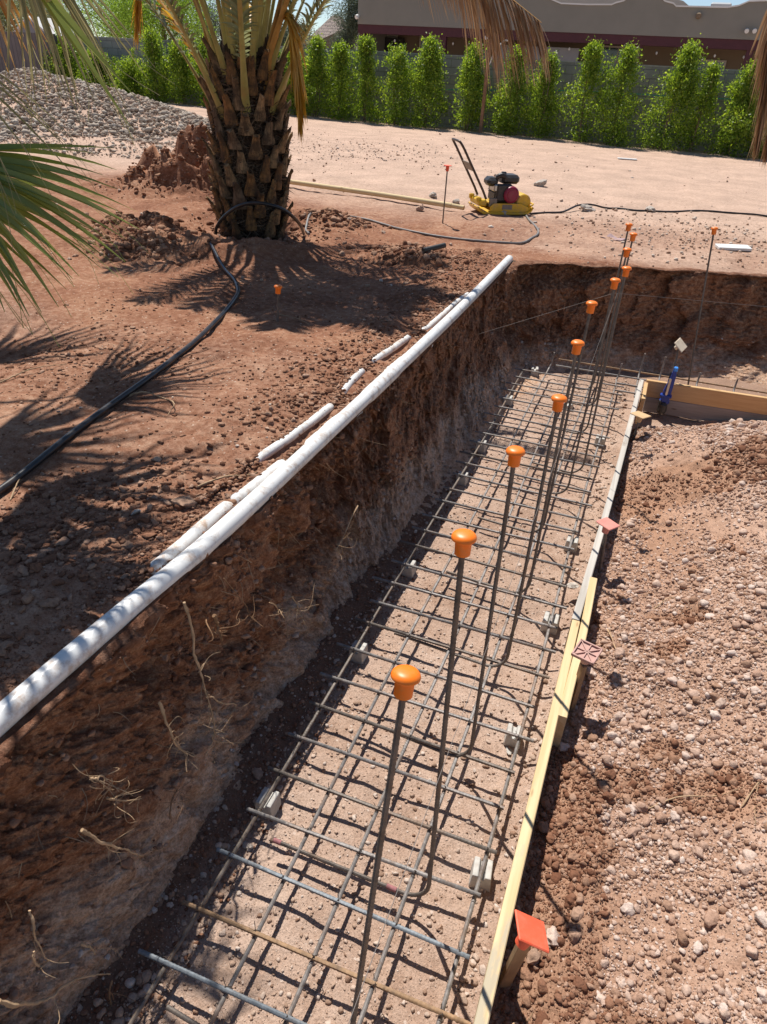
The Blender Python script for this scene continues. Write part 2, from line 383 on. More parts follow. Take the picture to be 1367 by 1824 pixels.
def nonuni(a,b,step,lo,hi,gr=1.16):
    c=list(np.arange(a,b,step)); s=step; p=[]
    x=a
    while x>lo: s*=gr; x-=s; p.append(x)
    s=step; x=c[-1]; q=[]
    while x<hi: s*=gr; x+=s; q.append(x)
    return np.array(p[::-1]+c+q)
def grid(xs,ys,zf,keep=None):
    X,Y=np.meshgrid(xs,ys); Z=zf(X,Y); V=np.stack([X,Y,Z],-1).reshape(-1,3)
    nx,ny=len(xs),len(ys); i=np.arange(ny-1)[:,None]*nx+np.arange(nx-1)[None,:]
    Fq=np.stack([i,i+1,i+nx+1,i+nx],-1).reshape(-1,4)
    if keep is not None:
        C=V[Fq].mean(1); Fq=Fq[keep(C[:,0],C[:,1])]
        u,inv=np.unique(Fq,return_inverse=True); V=V[u]; Fq=inv.reshape(-1,4)
    return V,Fq
bx_=lambda y: np.interp(y,[-1.6,2.62,5.93],[.045,.05,.145])
xs=nonuni(-5.6,1.6,.024,-420,420); ys=nonuni(.3,9.2,.024,-40,700)
V,Fq=grid(xs,ys,gz,lambda x,y:(x<xlip(y)-.05)|(y>yfar(x)+.05))
tag(bigmesh('ground',V,Fq,M['bank'],attr={'soil':soilattr(V[:,0],V[:,1])}),kind='structure')
# trench walls: one curved sheet from the bank over the lip down into the floor
LIP=spline([(-1.22,-1.6),(-1.22,0),(-1.215,2),(-1.21,4),(-1.21,6),(-1.19,6.5),(-1.02,6.82),(-.7,6.96),(-.3,7.08),(1.04,7.62),(2.2,8.0),(4.,8.55)],900)
BOT=spline([(-1.03,-1.6),(-1.04,0),(-1.05,1.8),(-1.03,3.2),(-.94,4.8),(-.88,6.1),(-.84,6.4),(-.72,6.58),(-.58,6.68),(-.28,6.8),(1.28,7.1),(2.3,7.4),(4.,7.75)],900)
_ix=np.concatenate([np.linspace(0,80,20),np.linspace(80,230,800)[1:],np.linspace(230,520,520)[1:],np.linspace(520,899,320)[1:]])
LIP=np.stack([np.interp(_ix,np.arange(900),LIP[:,i]) for i in(0,1)],-1); BOT=np.stack([np.interp(_ix,np.arange(900),BOT[:,i]) for i in(0,1)],-1)
def wall_sheet():
    s=len(LIP); D=BOT-LIP; D/=np.linalg.norm(D,axis=1)[:,None]
    # profile rows: (fraction lip->bottom, height) with outside band first
    ts=[];
    rows=[]
    for k in np.linspace(-.20,-.012,12): rows.append(('b',k,0))
    for k in np.linspace(0,1,165): rows.append(('w',k,0))
    for k in np.linspace(.02,.16,6): rows.append(('f',k,0))
    P=np.zeros((len(rows),s,3))
    for i,(t,k,_) in enumerate(rows):
        if t=='b':
            q=LIP+D*k; z=gz(q[:,0],q[:,1])+.006-.03*sst(-.12,-.2,k)-.012*sst(-.03,0,k); 
        elif t=='w':
            # steep upper two thirds, battered foot
            fr=.30*k+ .70*k**2.6
            q=LIP+(BOT-LIP)*fr[...,None] if np.ndim(fr) else LIP+(BOT-LIP)*fr
            z0=gz(LIP[:,0],LIP[:,1])-.006; z=z0*(1-k)+(-.86)*k-.012*(k<1e-6)
        else:
            q=BOT+D*k; z=np.full(s,-.86-.22*k)
        P[i,:,0:2]=q; P[i,:,2]=z
    arc=np.concatenate([[0],np.cumsum(np.linalg.norm(np.diff(LIP,axis=0),axis=1))])
    kk=np.array([r[1] if r[0]=='w' else (0 if r[0]=='b' else 1) for r in rows])[:,None]
    onw=np.array([1. if r[0]=='w' else 0. for r in rows])[:,None]*np.clip(kk*14+.45,0,1)*np.clip((1-kk)*10+.35,0,1)
    A=np.broadcast_to(arc[None,:],P.shape[:2]); Zz=P[:,:,2]
    n=.065*fbm(A,Zz,0,1.9,3,61)+.055*fbm(A,Zz*.8,0,5.5,3,62)
    fa=1-.55*sst(4.5,6.5,A); n=n+fa*(.055*(.35-np.abs(fbm(A+Zz*.3,Zz*1.1,3.,9,3,63)))+.022*(.35-np.abs(fbm(A,Zz*1.2,5,25,3,64))))+.006*fbm(A,Zz,6,80,3,67)
    ck=np.floor(fbm(A*.8,Zz*1.3,2.,7,2,68)*3.2); n=n+.024*ck
    n=n-.045*sst(.25,.75,np.abs(fbm(A,Zz,9.,3.2,2,65)))
    wx=A+.05*fbm(A,Zz,1.,6,2,70); wz=Zz+.05*fbm(A,Zz,4.,6,2,71)
    n=n-.022*np.exp(-(crack(wx*7,wz*5.5,1)/.085)**2)*sst(-.3,.2,fbm(A,Zz,2.,2.5,2,72))-.010*np.exp(-(crack(wx*19,wz*15,2)/.12)**2)
    n=n*(1-.15*sst(.62,.95,kk)); n=np.minimum(n-.04*(1-kk),.012+.02*fbm(A,Zz,4,20,2,69)+.03*kk)
    P[:,:,0]+=D[None,:,0]*n*onw; P[:,:,1]+=D[None,:,1]*n*onw; P[:,:,2]+=.012*fbm(A,Zz,7,20,3,66)*onw*.6
    m=len(rows); i=np.arange(m-1)[:,None]*s+np.arange(s-1)[None,:]
    Fq=np.stack([i,i+1,i+s+1,i+s],-1).reshape(-1,4)
    return P.reshape(-1,3),Fq,P
WV,WF,WP=wall_sheet()
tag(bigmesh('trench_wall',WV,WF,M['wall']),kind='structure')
V,Fq=grid(np.concatenate([np.arange(-1.2,.2,.014),np.arange(.21,4.2,.05)]),np.concatenate([np.arange(-1.4,.4,.05),np.arange(.4,7.9,.016)]),floorz,
   lambda x,y:(x<.19)|(y>5.6))
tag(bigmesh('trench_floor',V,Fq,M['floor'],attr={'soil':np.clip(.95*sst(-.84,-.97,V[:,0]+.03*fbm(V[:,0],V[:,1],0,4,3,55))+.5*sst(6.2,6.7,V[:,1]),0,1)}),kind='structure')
V,Fq=grid(np.concatenate([np.arange(0,1.7,.012),np.arange(1.72,5,.06)]),np.concatenate([np.arange(-1.4,.6,.05),np.arange(.6,5.93,.014)]),lambda x,y:0*x)
V[:,0]+=bx_(V[:,1])+.006; V[:,2]=fillz(V[:,0],V[:,1])
tag(bigmesh('dirt_fill',V,Fq,M['fill'],attr={'soil':np.clip(.8*np.exp(-((V[:,0]-.38)/.25)**2-((V[:,1]-3.7)/.7)**2)+  .8*sst(.3,.6,fbm(V[:,0],V[:,1],0,2.1,4,44)+.2*sst(.28,.1,V[:,0])),0,1)}),kind='structure')
# ------------------------------------------------------------------ stones
def ico(sub):
    import bmesh
    bm=bmesh.new(); bmesh.ops.create_icosphere(bm,subdivisions=sub,radius=1.); bm.verts.ensure_lookup_table()
    v=np.array([q.co[:] for q in bm.verts]); f=np.array([[w.index for w in q.verts] for q in bm.faces]); bm.free(); return v,f
ICO={1:ico(1),2:ico(2),3:ico(3)}
def stones(pos,rad,sub=1,jit=.22,flat=.75,sink=.25):
    bv,bf=ICO[sub]; n=len(pos); k=len(bv)
    v=np.broadcast_to(bv,(n,k,3)).copy()
    # smooth lumps + corner jitter
    off=rng.uniform(-50,50,(n,1,3)); q=v*1.3+off
    v*=(1+jit*1.2*vnoise(q[...,0],q[...,1],q[...,2],3)+jit*.35*rng.uniform(-1,1,(n,k)))[...,None]
    for q in range(7 if sub>1 else 4):
        d=rng.normal(0,1,(n,1,3)); d/=np.linalg.norm(d,axis=2,keepdims=True); o=rng.uniform(.55,.88,(n,1))
        e=np.maximum((v*d).sum(-1)-o,0)*.85; v=v-e[...,None]*d
    if sub>1:
        q=v*3.1+off; v*=(1+jit*.42*vnoise(q[...,0],q[...,1],q[...,2],8)+(jit*.28*vnoise(q[...,0]*2.3,q[...,1]*2.3,q[...,2]*2.3,9) if sub>2 else 0))[...,None]
    v*=np.stack([rng.uniform(.8,1.25,n),rng.uniform(.7,1.1,n),rng.uniform(flat-.2,flat+.15,n)],-1)[:,None,:]
    a=rng.uniform(0,2*np.pi,n); b=rng.normal(0,.35,n); ca,sa,cb,sb=np.cos(a),np.sin(a),np.cos(b),np.sin(b)
    x=v[...,0];y=v[...,1]*cb[:,None]-v[...,2]*sb[:,None];z=v[...,1]*sb[:,None]+v[...,2]*cb[:,None]
    v=np.stack([x*ca[:,None]-y*sa[:,None],x*sa[:,None]+y*ca[:,None],z],-1)*rad[:,None,None]
    p=pos.copy(); p[:,2]+=rad*flat*(1-2*sink)
    return (v+p[:,None,:]).reshape(-1,3),(bf[None]+(np.arange(n)*k)[:,None,None]).reshape(-1,3)
def logr(n,a,b,pw=2.2):
    u=rng.random(n); return a*(b/a)**(u**pw)
def scatter(name,mat,parts,smooth=True):
    VV=[];FF=[];o=0
    for pos,rad,sub,jit,flat,sink in parts:
        if len(pos)==0: continue
        v,f=stones(pos,rad,sub,jit,flat,sink); VV.append(v);FF.append(f+o);o+=len(v)
    return tag(bigmesh(name,np.concatenate(VV),np.concatenate(FF),mat,smooth=smooth),kind='stuff')
def split(pos,rad,jit,flat,sink,big=.009,dist=4.5):
    near=(rad/np.hypot(np.hypot(pos[:,0],pos[:,1]),1.9)>.0028)
    return [(pos[near],rad[near],2,jit,flat,sink),(pos[~near],rad[~near],1,jit,flat,sink)]
def gsplit(pos,rad):
    a=rad/np.hypot(np.hypot(pos[:,0],pos[:,1]),1.9); m=a>.0075; l=(a>.0028)&~m; h=~(m|l)
    return [(pos[m],rad[m],3,.36,.8,.34),(pos[l],rad[l],2,.36,.8,.34),(pos[h],rad[h],1,.3,.8,.3)]
def vis(x,y,z,mg=60):
    P=np.stack([x,y,z-CAMZ],-1); d=P@FW; u=PW/2+F*(P@RT)/d; w=PH/2-F*(P@UP)/d
    return (d>.2)&(u>-mg)&(u<PW+mg)&(w>-mg)&(w<PH+mg)
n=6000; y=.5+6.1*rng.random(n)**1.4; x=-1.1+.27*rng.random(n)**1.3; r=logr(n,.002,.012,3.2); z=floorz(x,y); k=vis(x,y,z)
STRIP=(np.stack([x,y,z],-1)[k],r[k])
# nodules on the fill: a continuum of sizes from grit to fist-sized lumps, browner clods in patches
def on_fill(n,r0,r1,pw,ypow=1.25):
    y=.72+4.75*rng.random(n)**ypow; x=bx_(y)+.03+1.3*rng.random(n); r=logr(n,r0,r1,pw)
    sp=np.exp(-((x-.42)/.25)**2-((y-3.75)/.6)**2)+.5*np.exp(-((x-.75)/.3)**2-((y-4.2)/.4)**2); dens=sst(-.45,.3,fbm(x,y,0,2.2,3,71)+.2)
    k=rng.random(n)<np.clip(.35+.65*dens-.8*sp,.05,1); x,y,r=x[k],y[k],r[k]; r=r*(1+.4*sst(.45,1.,x)*sst(3.4,4.4,y))
    z=fillz(x,y); k=vis(x,y,z,25); return x[k],y[k],z[k],r[k]
A=[on_fill(120000,.0016,.0045,1.6,1.7),on_fill(56000,.003,.0115,1.7,1.4),on_fill(9000,.006,.025,2.4,1.2)]
x,y,z,r=[np.concatenate(q) for q in zip(*A)]
br=(fbm(x,y,0,2.1,4,44)+.2*sst(.28,.1,x)>.52)
P=np.stack([x,y,z],-1)
scatter('caliche_gravel',M['fillstone'],gsplit(P[~br],r[~br]),False)
scatter('brown_clods',M['clod'],gsplit(P[br],r[br]),False)
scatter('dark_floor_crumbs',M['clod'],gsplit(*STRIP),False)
# crumbs on the trench floor
n=34000; y=.5+6.2*rng.random(n)**1.5; x=-.95+1.02*rng.random(n); r=logr(n,.0016,.011,5.5)
x[:3000]=-1.08+.26*rng.random(3000); e=np.minimum(np.abs(x+.95),np.abs(x-.05)); r*=1+.7*np.exp(-(e/.08)**2)
z=floorz(x,y); k=vis(x,y,z); x,y,z,r=x[k],y[k],z[k],r[k]
scatter('floor_crumbs',M['floorstone'],split(np.stack([x,y,z],-1),r,.34,.75,.3,.006),False)
# clods on the bank beside the pipes and in rough patches
n=95000; x=-3.8+2.55*rng.random(n)**.8; y=.9+6.2*rng.random(n)**1.3
x[:14000]=rng.normal(-1.37,.05,14000); y[:14000]=1.2+4.6*rng.random(14000)
ed=np.exp(-((x+1.5)/.28)**2)+1.1*np.exp(-(np.hypot((x+1.75)/.45,(y-1.45)/.55))**2)+.7*np.exp(-(np.hypot((x+2.9)/.5,(y-3.0)/.5))**2)
dn=np.clip(.2+.8*ed*sst(-.5,.3,fbm(x,y,0,1.7,3,73))+.2*sst(.1,.7,fbm(x,y,0,1.2,3,74)),0,1)
k=(rng.random(n)<dn)&(x<xlip(y)-.02); x,y,ed=x[k],y[k],ed[k]; r=logr(len(x),.002,.02,4.2)*(.6+.5*np.clip(ed,0,1))
z=gz(x,y); k=vis(x,y,z); x,y,z,r=x[k],y[k],z[k],r[k]
PIPEB=[(-1.345,1.35),(-1.33,1.54),(-1.325,2.02),(-1.29,2.3),(-1.275,2.97),(-1.275,3.96),(-1.275,4.6)]
PIPEC=[(-1.42,1.9),(-1.40,2.34),(-1.375,2.99),(-1.40,3.25),(-1.41,3.51),(-1.41,3.7),(-1.40,4.27),(-1.36,4.6),(-1.33,5.49),(-1.33,5.7)]
def buried(y,pts,segs):
    for a,b in segs:
        pass
pr=np.array(PIPEC); xc=np.interp(y,pr[:,1],pr[:,0]); SEGC=[(2.3,3.02),(3.22,3.52),(3.68,4.3),(4.5,5.55)]
onC=np.zeros(len(y),bool)
for a,b in SEGC: onC|=(y>a)&(y<b)
prb=np.array(PIPEB); xb=np.interp(y,prb[:,1],prb[:,0]); SEGB=[(1.5,1.95),(2.0,2.33),(2.55,3.0),(3.45,4.1)]
onB=np.zeros(len(y),bool)
for a,b in SEGB: onB|=(y>a)&(y<b)
k=~((x>xc-.008)&(x<xc+.055)&onC&(rng.random(len(x))<.95))&~((np.abs(x-xb)<.018)&onB&(rng.random(len(x))<.85))&(np.abs(x+1.25)>.042)
r=np.where((np.abs(x-xc)<.04)|(np.abs(x-xb)<.04),np.minimum(r,.0095),r); z=z+np.where((np.abs(x-xc)<.022)&onC|(np.abs(x-xb)<.03)&onB,.012,0)
P=np.stack([x,y,z],-1)[k]; r=r[k]
EX=[]
for pts,rd,nn in ((pr,.022,3600),(prb,.027,2600)):
    yy=rng.uniform(pts[0,1],pts[-1,1],nn); xx=np.interp(yy,pts[:,1],pts[:,0]); q=rng.random(nn)
    off=np.where(q<.8,-rd*.38-np.abs(rng.normal(0,.012,nn)),rng.normal(0,.016,nn)); on=np.zeros(nn,bool)
    for a,b in (SEGC if rd<.025 else SEGB): on|=(yy>a+.01)&(yy<b-.01)
    keep=(q<.8)|(~on); zz=gz(xx+off,yy)+np.where(np.abs(off)<rd,.013,.004)
    EX.append(np.stack([xx+off,yy,zz,logr(nn,.005,.015,1.5)],-1)[keep])
EX=np.concatenate(EX); P=np.concatenate([P,EX[:,:3]]); r=np.concatenate([r,EX[:,3]])
scatter('soil_clods',M['clod'],[(a,b,c,.55,.65,.34) for a,b,c,*_ in gsplit(P,r)],False)
# clods on the dug mounds round the palm
n=9000; c=np.array([(-5.95,7.9,.75,.6),(-5.45,8.35,.45,.5),(-4.75,5.85,.55,.4),(-4.25,5.3,.45,.35),(-3.35,7.45,.45,.4),(-2.1,6.4,.5,.45),(-3.87,6.54,.95,.95)])[rng.integers(0,7,n)]
x=c[:,0]+rng.normal(0,.42,n)*c[:,2];y=c[:,1]+rng.normal(0,.42,n)*c[:,3];r=logr(n,.005,.042,3.6)
k=((x<-1.35)|(y>yfar(x)+.1)); x,y,r=x[k],y[k],r[k]; z=gz(x,y); k=vis(x,y,z); 
scatter('mound_clods',M['clod'],[(a,b,c,.5,.75,.35) for a,b,c,*_ in split(np.stack([x,y,z],-1)[k],r[k],.34,.8,.3,.006)],False)
# pebbles on the open land
n=5000; y=2.+19.5*rng.random(n)**1.3; x=-y*1.0+(y*1.35)*rng.random(n)-.4
k=((x<-1.4)|(y>yfar(x)+.06)); x,y=x[k],y[k]; r=logr(len(x),.003,.026,4.0)*(.6+y/14)
cl=sst(-.1,.6,fbm(x,y,0,.7,3,77)); k=rng.random(len(x))<.15+.7*cl+.4*(y<4)*0; x,y,r=x[k],y[k],r[k]
r=np.minimum(r,.035); z=gz(x,y); k=vis(x,y,z)
scatter('open_ground_pebbles',M['pebble'],split(np.stack([x,y,z],-1)[k],r[k],.3,.7,.25,.006))
# a band of scattered gravel right of the palm and toward the trench corner
n=4200; x=np.concatenate([rng.normal(-6.3,1.5,2400),rng.normal(.3,.9,1800)]);y=np.concatenate([rng.normal(14.5,1.6,2400),rng.normal(9.2,.8,1800)]); r=logr(n,.005,.026,3.)
k=(y>yfar(x)+.1); x,y,r=x[k],y[k],r[k]; z=gz(x,y)
scatter('loose_gravel',M['pebble'],[(np.stack([x,y,z],-1),r,1,.3,.7,.25)])
# rubble heap
n=24000; a=rng.uniform(0,2*np.pi,n); q=np.sqrt(rng.random(n))*1.03; x=-14.0+4.3*q*np.cos(a); y=14.3+4.0*q*np.sin(a)
x2=-10.0+2.5*np.sqrt(rng.random(3000))*np.cos(a[:3000]); y2=11.6+1.6*np.sqrt(rng.random(3000))*np.sin(a[:3000]); x=np.append(x,x2);y=np.append(y,y2)
r=logr(len(x),.014,.075,3.); r[24000:]*=.6; z=gz(x,y); k=vis(x,y,z,200)
scatter('rubble_pile',M['rubble'],[(np.stack([x,y,z],-1)[k],r[k],1,.38,.75,.15)],False)
# crumbs clinging to the trench wall
n=60000; i=rng.integers(13,174,n); j=rng.integers(20,1640,n); P=WP[i,j]+rng.normal(0,.005,(n,3))
pk=fbm(P[:,1]+P[:,0],P[:,2]*1.3,0,3.2,3,92); k=rng.random(n)<np.clip(.10+1.0*sst(.25,.7,pk),0,1); P=P[k]; r=logr(len(P),.0018,.02,3.6)
k=vis(P[:,0],P[:,1],P[:,2]); P,r=P[k],r[k]; lo=P[:,2]<-.63+.12*vnoise(P[:,1]*3,P[:,2]*3,0,4)
scatter('wall_crumbs',M['clod'],gsplit(P[~lo],r[~lo]),False)
scatter('wall_foot_crumbs',M['floorstone'],gsplit(P[lo],r[lo]),False)
def rock(px,py,rad,mat,label,z=0.,zf=gz,flat=.7,cat='rock',xy=None):
    p=atz(px,py,z) if xy is None else np.array([*xy,0.]); p[2]=float(zf(p[0],p[1]))
    v,f=stones(np.array([[0,0,0.]]),np.array([rad]),3,.42,flat,.2)
    o=bigmesh('rock',v,f,mat); o.location=p.tolist(); return tag(o,label,cat)
rock(962,334,.10,M['greyrock'],'rounded grey rock alone on open ground right of the plate compactor')
rock(893,383,.07,M['greyrock'],'flat pale rock lying just in front of the plate compactor base',flat=.5)
rock(748,372,.06,M['brownrock'],'small tan rock beside the wooden pole left of the capped stake')
rock(772,353,.06,M['greyrock'],'small grey rock behind the wooden pole end')
rock(813,362,.05,M['greyrock'],'small grey stone between the wooden pole tip and the compactor')
rock(1045,376,.12,M['greyrock'],'lumpy grey rock where the thin cable lifts off the ground',flat=.5)
rock(1157,380,.09,M['greyrock'],'low grey rock on the thin cable near the trench corner',flat=.45)
rock(332,915,.035,M['brownrock'],'large brown clod beside the half buried white pipes',flat=.8)
rock(245,935,.022,M['greyrock'],'pale stone on the bank near the long shadow at left',flat=.6)
rock(1027,1022,.03,M['greyrock'],'broad pale stone on the dirt fill right of the pink square cap',z=-.7,zf=fillz,flat=.55)
rock(985,1672,.028,M['fillstone'],'whitish nodule on the fill beside the orange red square cap',z=-.74,zf=fillz,flat=.85)
rock(950,1705,.028,M['brownrock'],'orange brown stone at the foot of the near board',z=-.76,zf=fillz,flat=.6)
rock(1050,750,.02,M['greyrock'],'pale lump on the fill below the far form board',xy=(.33,4.95),zf=fillz)
rock(838,1392,.02,M['brownrock'],'tan stone on the trench floor beside a bent dowel foot',z=-.88,zf=floorz,flat=.85)
rock(783,1655,.014,M['brownrock'],'small round stone inside a near square of the rebar mat',z=-.88,zf=floorz,flat=.85)
rock(908,1336,.022,M['conc'],'flat white chip on the trench floor by the form board',z=-.88,zf=floorz,flat=.4)
rock(418,1482,.022,M['brownrock'],'brown stone in shade at the foot of the left trench wall',z=-.87,zf=floorz)
rock(458,1378,.024,M['brownrock'],'rounded stone against the wall foot above the pale spacer block',z=-.86,zf=floorz)
rock(443,1505,.018,M['greyrock'],'pale stone at the edge of the wall shade under the mat',z=-.87,zf=floorz)
# ------------------------------------------------------------------ rebar mat
def ribbed(a,b,rad,ph=0.):
    a=np.asarray(a,float);b=np.asarray(b,float);L=np.linalg.norm(b-a)
    return a,b,L
def bar(mb,P,rad=.008,rib=True,n=8):
    P=np.asarray(P,float); seg=np.linalg.norm(np.diff(P,axis=0),axis=1); s=np.concatenate([[0],np.cumsum(seg)])
    if rib:
        m=int(s[-1]/.0042)+2; t=np.linspace(0,s[-1],m); Q=np.stack([np.interp(t,s,P[:,i]) for i in range(3)],-1)
        a=np.arange(n)*2*np.pi/n
        rr=rad*(1+.13*(np.sin(t[:,None]/.0126*2*np.pi+a[None,:])>.1))
        mb.tube(Q,rr,n)
    else: mb.tube(P,rad,n)
    return mb
MZ=-.80
mat0=empty('rebar_mat',(-.45,3.3,0),'grid of tied grey and rusty reinforcing bars along the trench floor','rebar mat')
def addpart(mb,name,mat,par,smooth=True): return mb.build(name,mat,par,smooth,mw=par.location)
Lx=[-.876,-.671,-.470,-.270,-.0625]
T0=[.768,.939,1.1225,1.308,1.484,1.661,1.8355,2.010,2.2017,2.398,2.567,2.743,2.920,3.107]
Ty=T0+[T0[-1]+.18*i+random.uniform(-.02,.02) for i in range(1,20)]
tl=dict(zip(range(14),[(-.965,.0),(-.93,.02),(-.925,-.03),(-.91,-.045),(-.925,-.03),(-.93,-.045),(-.925,-.04),(-.955,.0),(-.965,-.03),(-.955,.0),(-.94,.0),(-1.0,-.02),(-.96,.0),(-.98,-.03)]))
for i,x in enumerate(Lx):
    mb=MB(); w=[(x+.006*math.sin(y*1.7+i),y,MZ+.004*math.sin(y*2.3+i*2)) for y in np.linspace(.35 if i else .2,6.32,30)]
    if i in(1,2,3,4): w+=[(x,6.36,MZ+.01),(x+.01,6.385,MZ+.04),(x+.015,6.39,MZ+.15)]
    bar(mb,w,.0068,True)
    addpart(mb,'longitudinal_bar',M['dowel'] if i in(0,) else M['steel'],mat0)
RUSTY={1,4,6,9,13,20}; BLUE={0,2}
for i,y in enumerate(Ty):
    if y>6.3: break
    a,b=tl.get(i,(-.95+random.uniform(-.03,.03),-.02+random.uniform(-.03,.03)))
    if y>5.6: b=.02
    k=random.uniform(-.012,.012); mb=MB()
    bar(mb,[(a,y+k*1.,MZ+.016),((a+b)/2,y,MZ+.0155+random.uniform(-.003,.002)),(b,y-k,MZ+.016)],.0070,y<4.6)
    o=addpart(mb,'transverse_bar',M['rust'] if i==1 else M['dowel'] if i in RUSTY else M['blue_steel'] if i in BLUE else M['steel'],mat0)
    if i in (1,): o['label']='orange rusty crossbar'
# tie wires at the crossings, one small mesh
mb=MB()
mb.tube([(-.012,-.012,-.006),(0,0,.0095),(.012,.012,-.006),(.004,.014,-.022)],.0013,5)
mb.tube([(.012,-.012,-.006),(0,.002,.0102),(-.012,.012,-.008),(-.022,.02,.004)],.0013,5)
tw=mb.build('tie_wire',M['stake_steel'],mat0,True); first=True
for i,y in enumerate(Ty):
    if y>4.2: break
    for x in Lx:
        o=tw if first else tw.copy()
        if not first: COL.objects.link(o)
        o.parent=mat0; first=False; o.location=(x-mat0.location.x,y-mat0.location.y,MZ+.016); o.rotation_euler=(0,0,random.uniform(-.5,.5))
# right leg of the footing, beyond the far form board
mat1=empty('rebar_mat',(1.3,6.3,0),'second bar grid turning right behind the far form board','rebar mat')
for y in (6.02,6.2,6.38,6.56):
    mb=MB(); bar(mb,[(-.62 if y>6.3 else -.05,y,MZ+.035),(1.2,y+.06,MZ+.03),(3.6,y+.2,MZ+.035)],.008,False); addpart(mb,'long_bar',M['steel'] if y<6.5 else M['rust'],mat1)
for x in (.12,.30,.62,.93,1.24,1.56,1.9,2.3,2.7,3.1):
    mb=MB(); h=.13 if x>.4 else .22
    bar(mb,[(x,5.98,MZ+.02),(x,6.50,MZ+.02),(x,6.545,MZ+.035),(x+.004,6.56,MZ+.07),(x+.006,6.565,MZ+h)],.008,False); addpart(mb,'hooked_bar',M['steel'],mat1)
# ------------------------------------------------------------------ capped dowels
def mushroom(mb,top,d=(0,0,1),s=1.):
    prof=[(.0005,.0),(.011,-.0006),(.019,-.0024),(.0245,-.0055),(.0275,-.0095),(.0287,-.0135),(.0285,-.016),(.0272,-.0175),(.0225,-.0182),(.0198,-.0195),(.0192,-.023),(.0186,-.040),(.0180,-.0570),(.0165,-.0580),(.0150,-.0575),(.0148,-.05),(.012,-.05)]
    mb.lathe([(r*s,z*s) for r,z in prof][::-1],top,align(d),28)
CAPZ=[(725,1193,.56),(828,948,.64),(920,797,.58),(998,704,.545),(1031,606,.575),(1056,536,.585),(1098,495,.585),(1118,474,.585),(1119,441,.57),(1130,414,.57),(1122,397,.56)]
LAB=['tall capped dowel nearest the camera with steel leaving the frame bottom','second nearest capped dowel with pink painted bend at its foot','third capped dowel from the camera, bent foot beside the tan stone','fourth capped dowel from the camera, its cap left of the bare rods','fifth capped dowel from the camera, cap before the far wall foot','sixth capped dowel from the camera, leaning line toward the corner','seventh capped dowel, where the two strings meet','eighth capped dowel, cap just below the far bank edge','ninth capped dowel, cap at the far bank edge','capped dowel over the far bank, right one of the two highest caps','farthest capped dowel of the row, highest cap in the picture']
FOOT={0:(-.245,.64),1:(-.206,1.239),2:(-.222,1.830),3:(-.198,2.376)}
footlen=[.56,.56,.5,.55,.45,.4,.4,.35,.35,.3,.3]
for i,(px,py,z) in enumerate(CAPZ):
    T=atz(px,py,z); fx,fy=FOOT.get(i,(T[0]+random.uniform(-.01,.02),T[1]+random.uniform(-.02,.02)))
    if i==10: fy=min(fy,6.0)
    t=empty('capped_dowel',(fx,fy,MZ),LAB[i],'rebar dowel','capped dowels standing in the trench')
    top=T-np.array([0,0,.012]); B=np.array([fx,fy,MZ+.0])
    P=[top]+[top+(B+np.array([0,0,.10])-top)*k for k in(.3,.6,1.)]
    for a in np.linspace(0,90,8)[1:]:
        P.append(B+np.array([-.09*(1-math.cos(R(a))),0,.10-.10*math.sin(R(a))])+np.array([0,.0,-.004]))
    P.append(B+np.array([-footlen[i],.03 if i!=1 else .0,-.004]))
    mb=MB(); bar(mb,P,.0067,i<6); addpart(mb,'dowel_bar',M['dowel'],t)
    if i in(1,):
        q=B+np.array([-.105,0,-.004]); mb=MB(); mb.tube([q,q+np.array([-.035,0.001,0])],.0086,10); addpart(mb,'paint_mark',M['pink_paint'],t)
        q=B+np.array([-footlen[i],.03 if i!=1 else 0,-.004]); mb=MB(); mb.tube([q+np.array([.025,0,0]),q-np.array([.004,0,0])],.0086,10); addpart(mb,'paint_mark',M['pink_paint'],t)
    mb=MB(); d=(T-B); mushroom(mb,T,d/np.linalg.norm(d)); addpart(mb,'cap',M['orange'],t)
def stake_cap(px,py,zt,base,label,cat='rebar stake',name='capped_stake',bend=None):
    pass
# dowel of the right leg
T=aty(1274,404,6.62); t=empty('capped_dowel',(T[0]+.15,6.55,MZ),'lone capped dowel at right against the far trench wall','rebar dowel','capped dowels standing in the trench')
mb=MB(); bar(mb,[T-np.array([0,0,.01]),(T[0]+.15,6.55,MZ),],.008,False); addpart(mb,'dowel_bar',M['dowel'],t)
mb=MB(); d=T-np.array([T[0]+.15,6.55,MZ]); mushroom(mb,T,d/np.linalg.norm(d)); addpart(mb,'cap',M['orange'],t)
# survey stakes on the bank
def bank_stake(px,py,tx,ty,label,lean=0.,square=False):
    b=atz(px,py); b[2]=float(gz(b[0],b[1])); T=aty(tx,ty,b[1]-lean)
    t=empty('capped_stake',b,label,'rebar stake','capped stakes driven into the bank')
    mb=MB(); bar(mb,[T-np.array([0,0,.01]),b-np.array([0,0,.12])],.0075,True); addpart(mb,'stake_bar',M['dowel'],t)
    mb=MB()
    if square:
        mb.lathe([(.045,.0),(.045,-.007),(.02,-.009),(.0165,-.06),(.012,-.06)][::-1],T,None,20)
    else: mushroom(mb,T,(T-b)/np.linalg.norm(T-b))
    addpart(mb,'cap',M['orange_red'] if square else M['orange'],t)
bank_stake(789,396,798,294,'stake with flat orange red cap standing left of the plate compactor',0,True)
bank_stake(493,573,496,507,'short thin stake with orange cap alone on the left bank in palm shade')
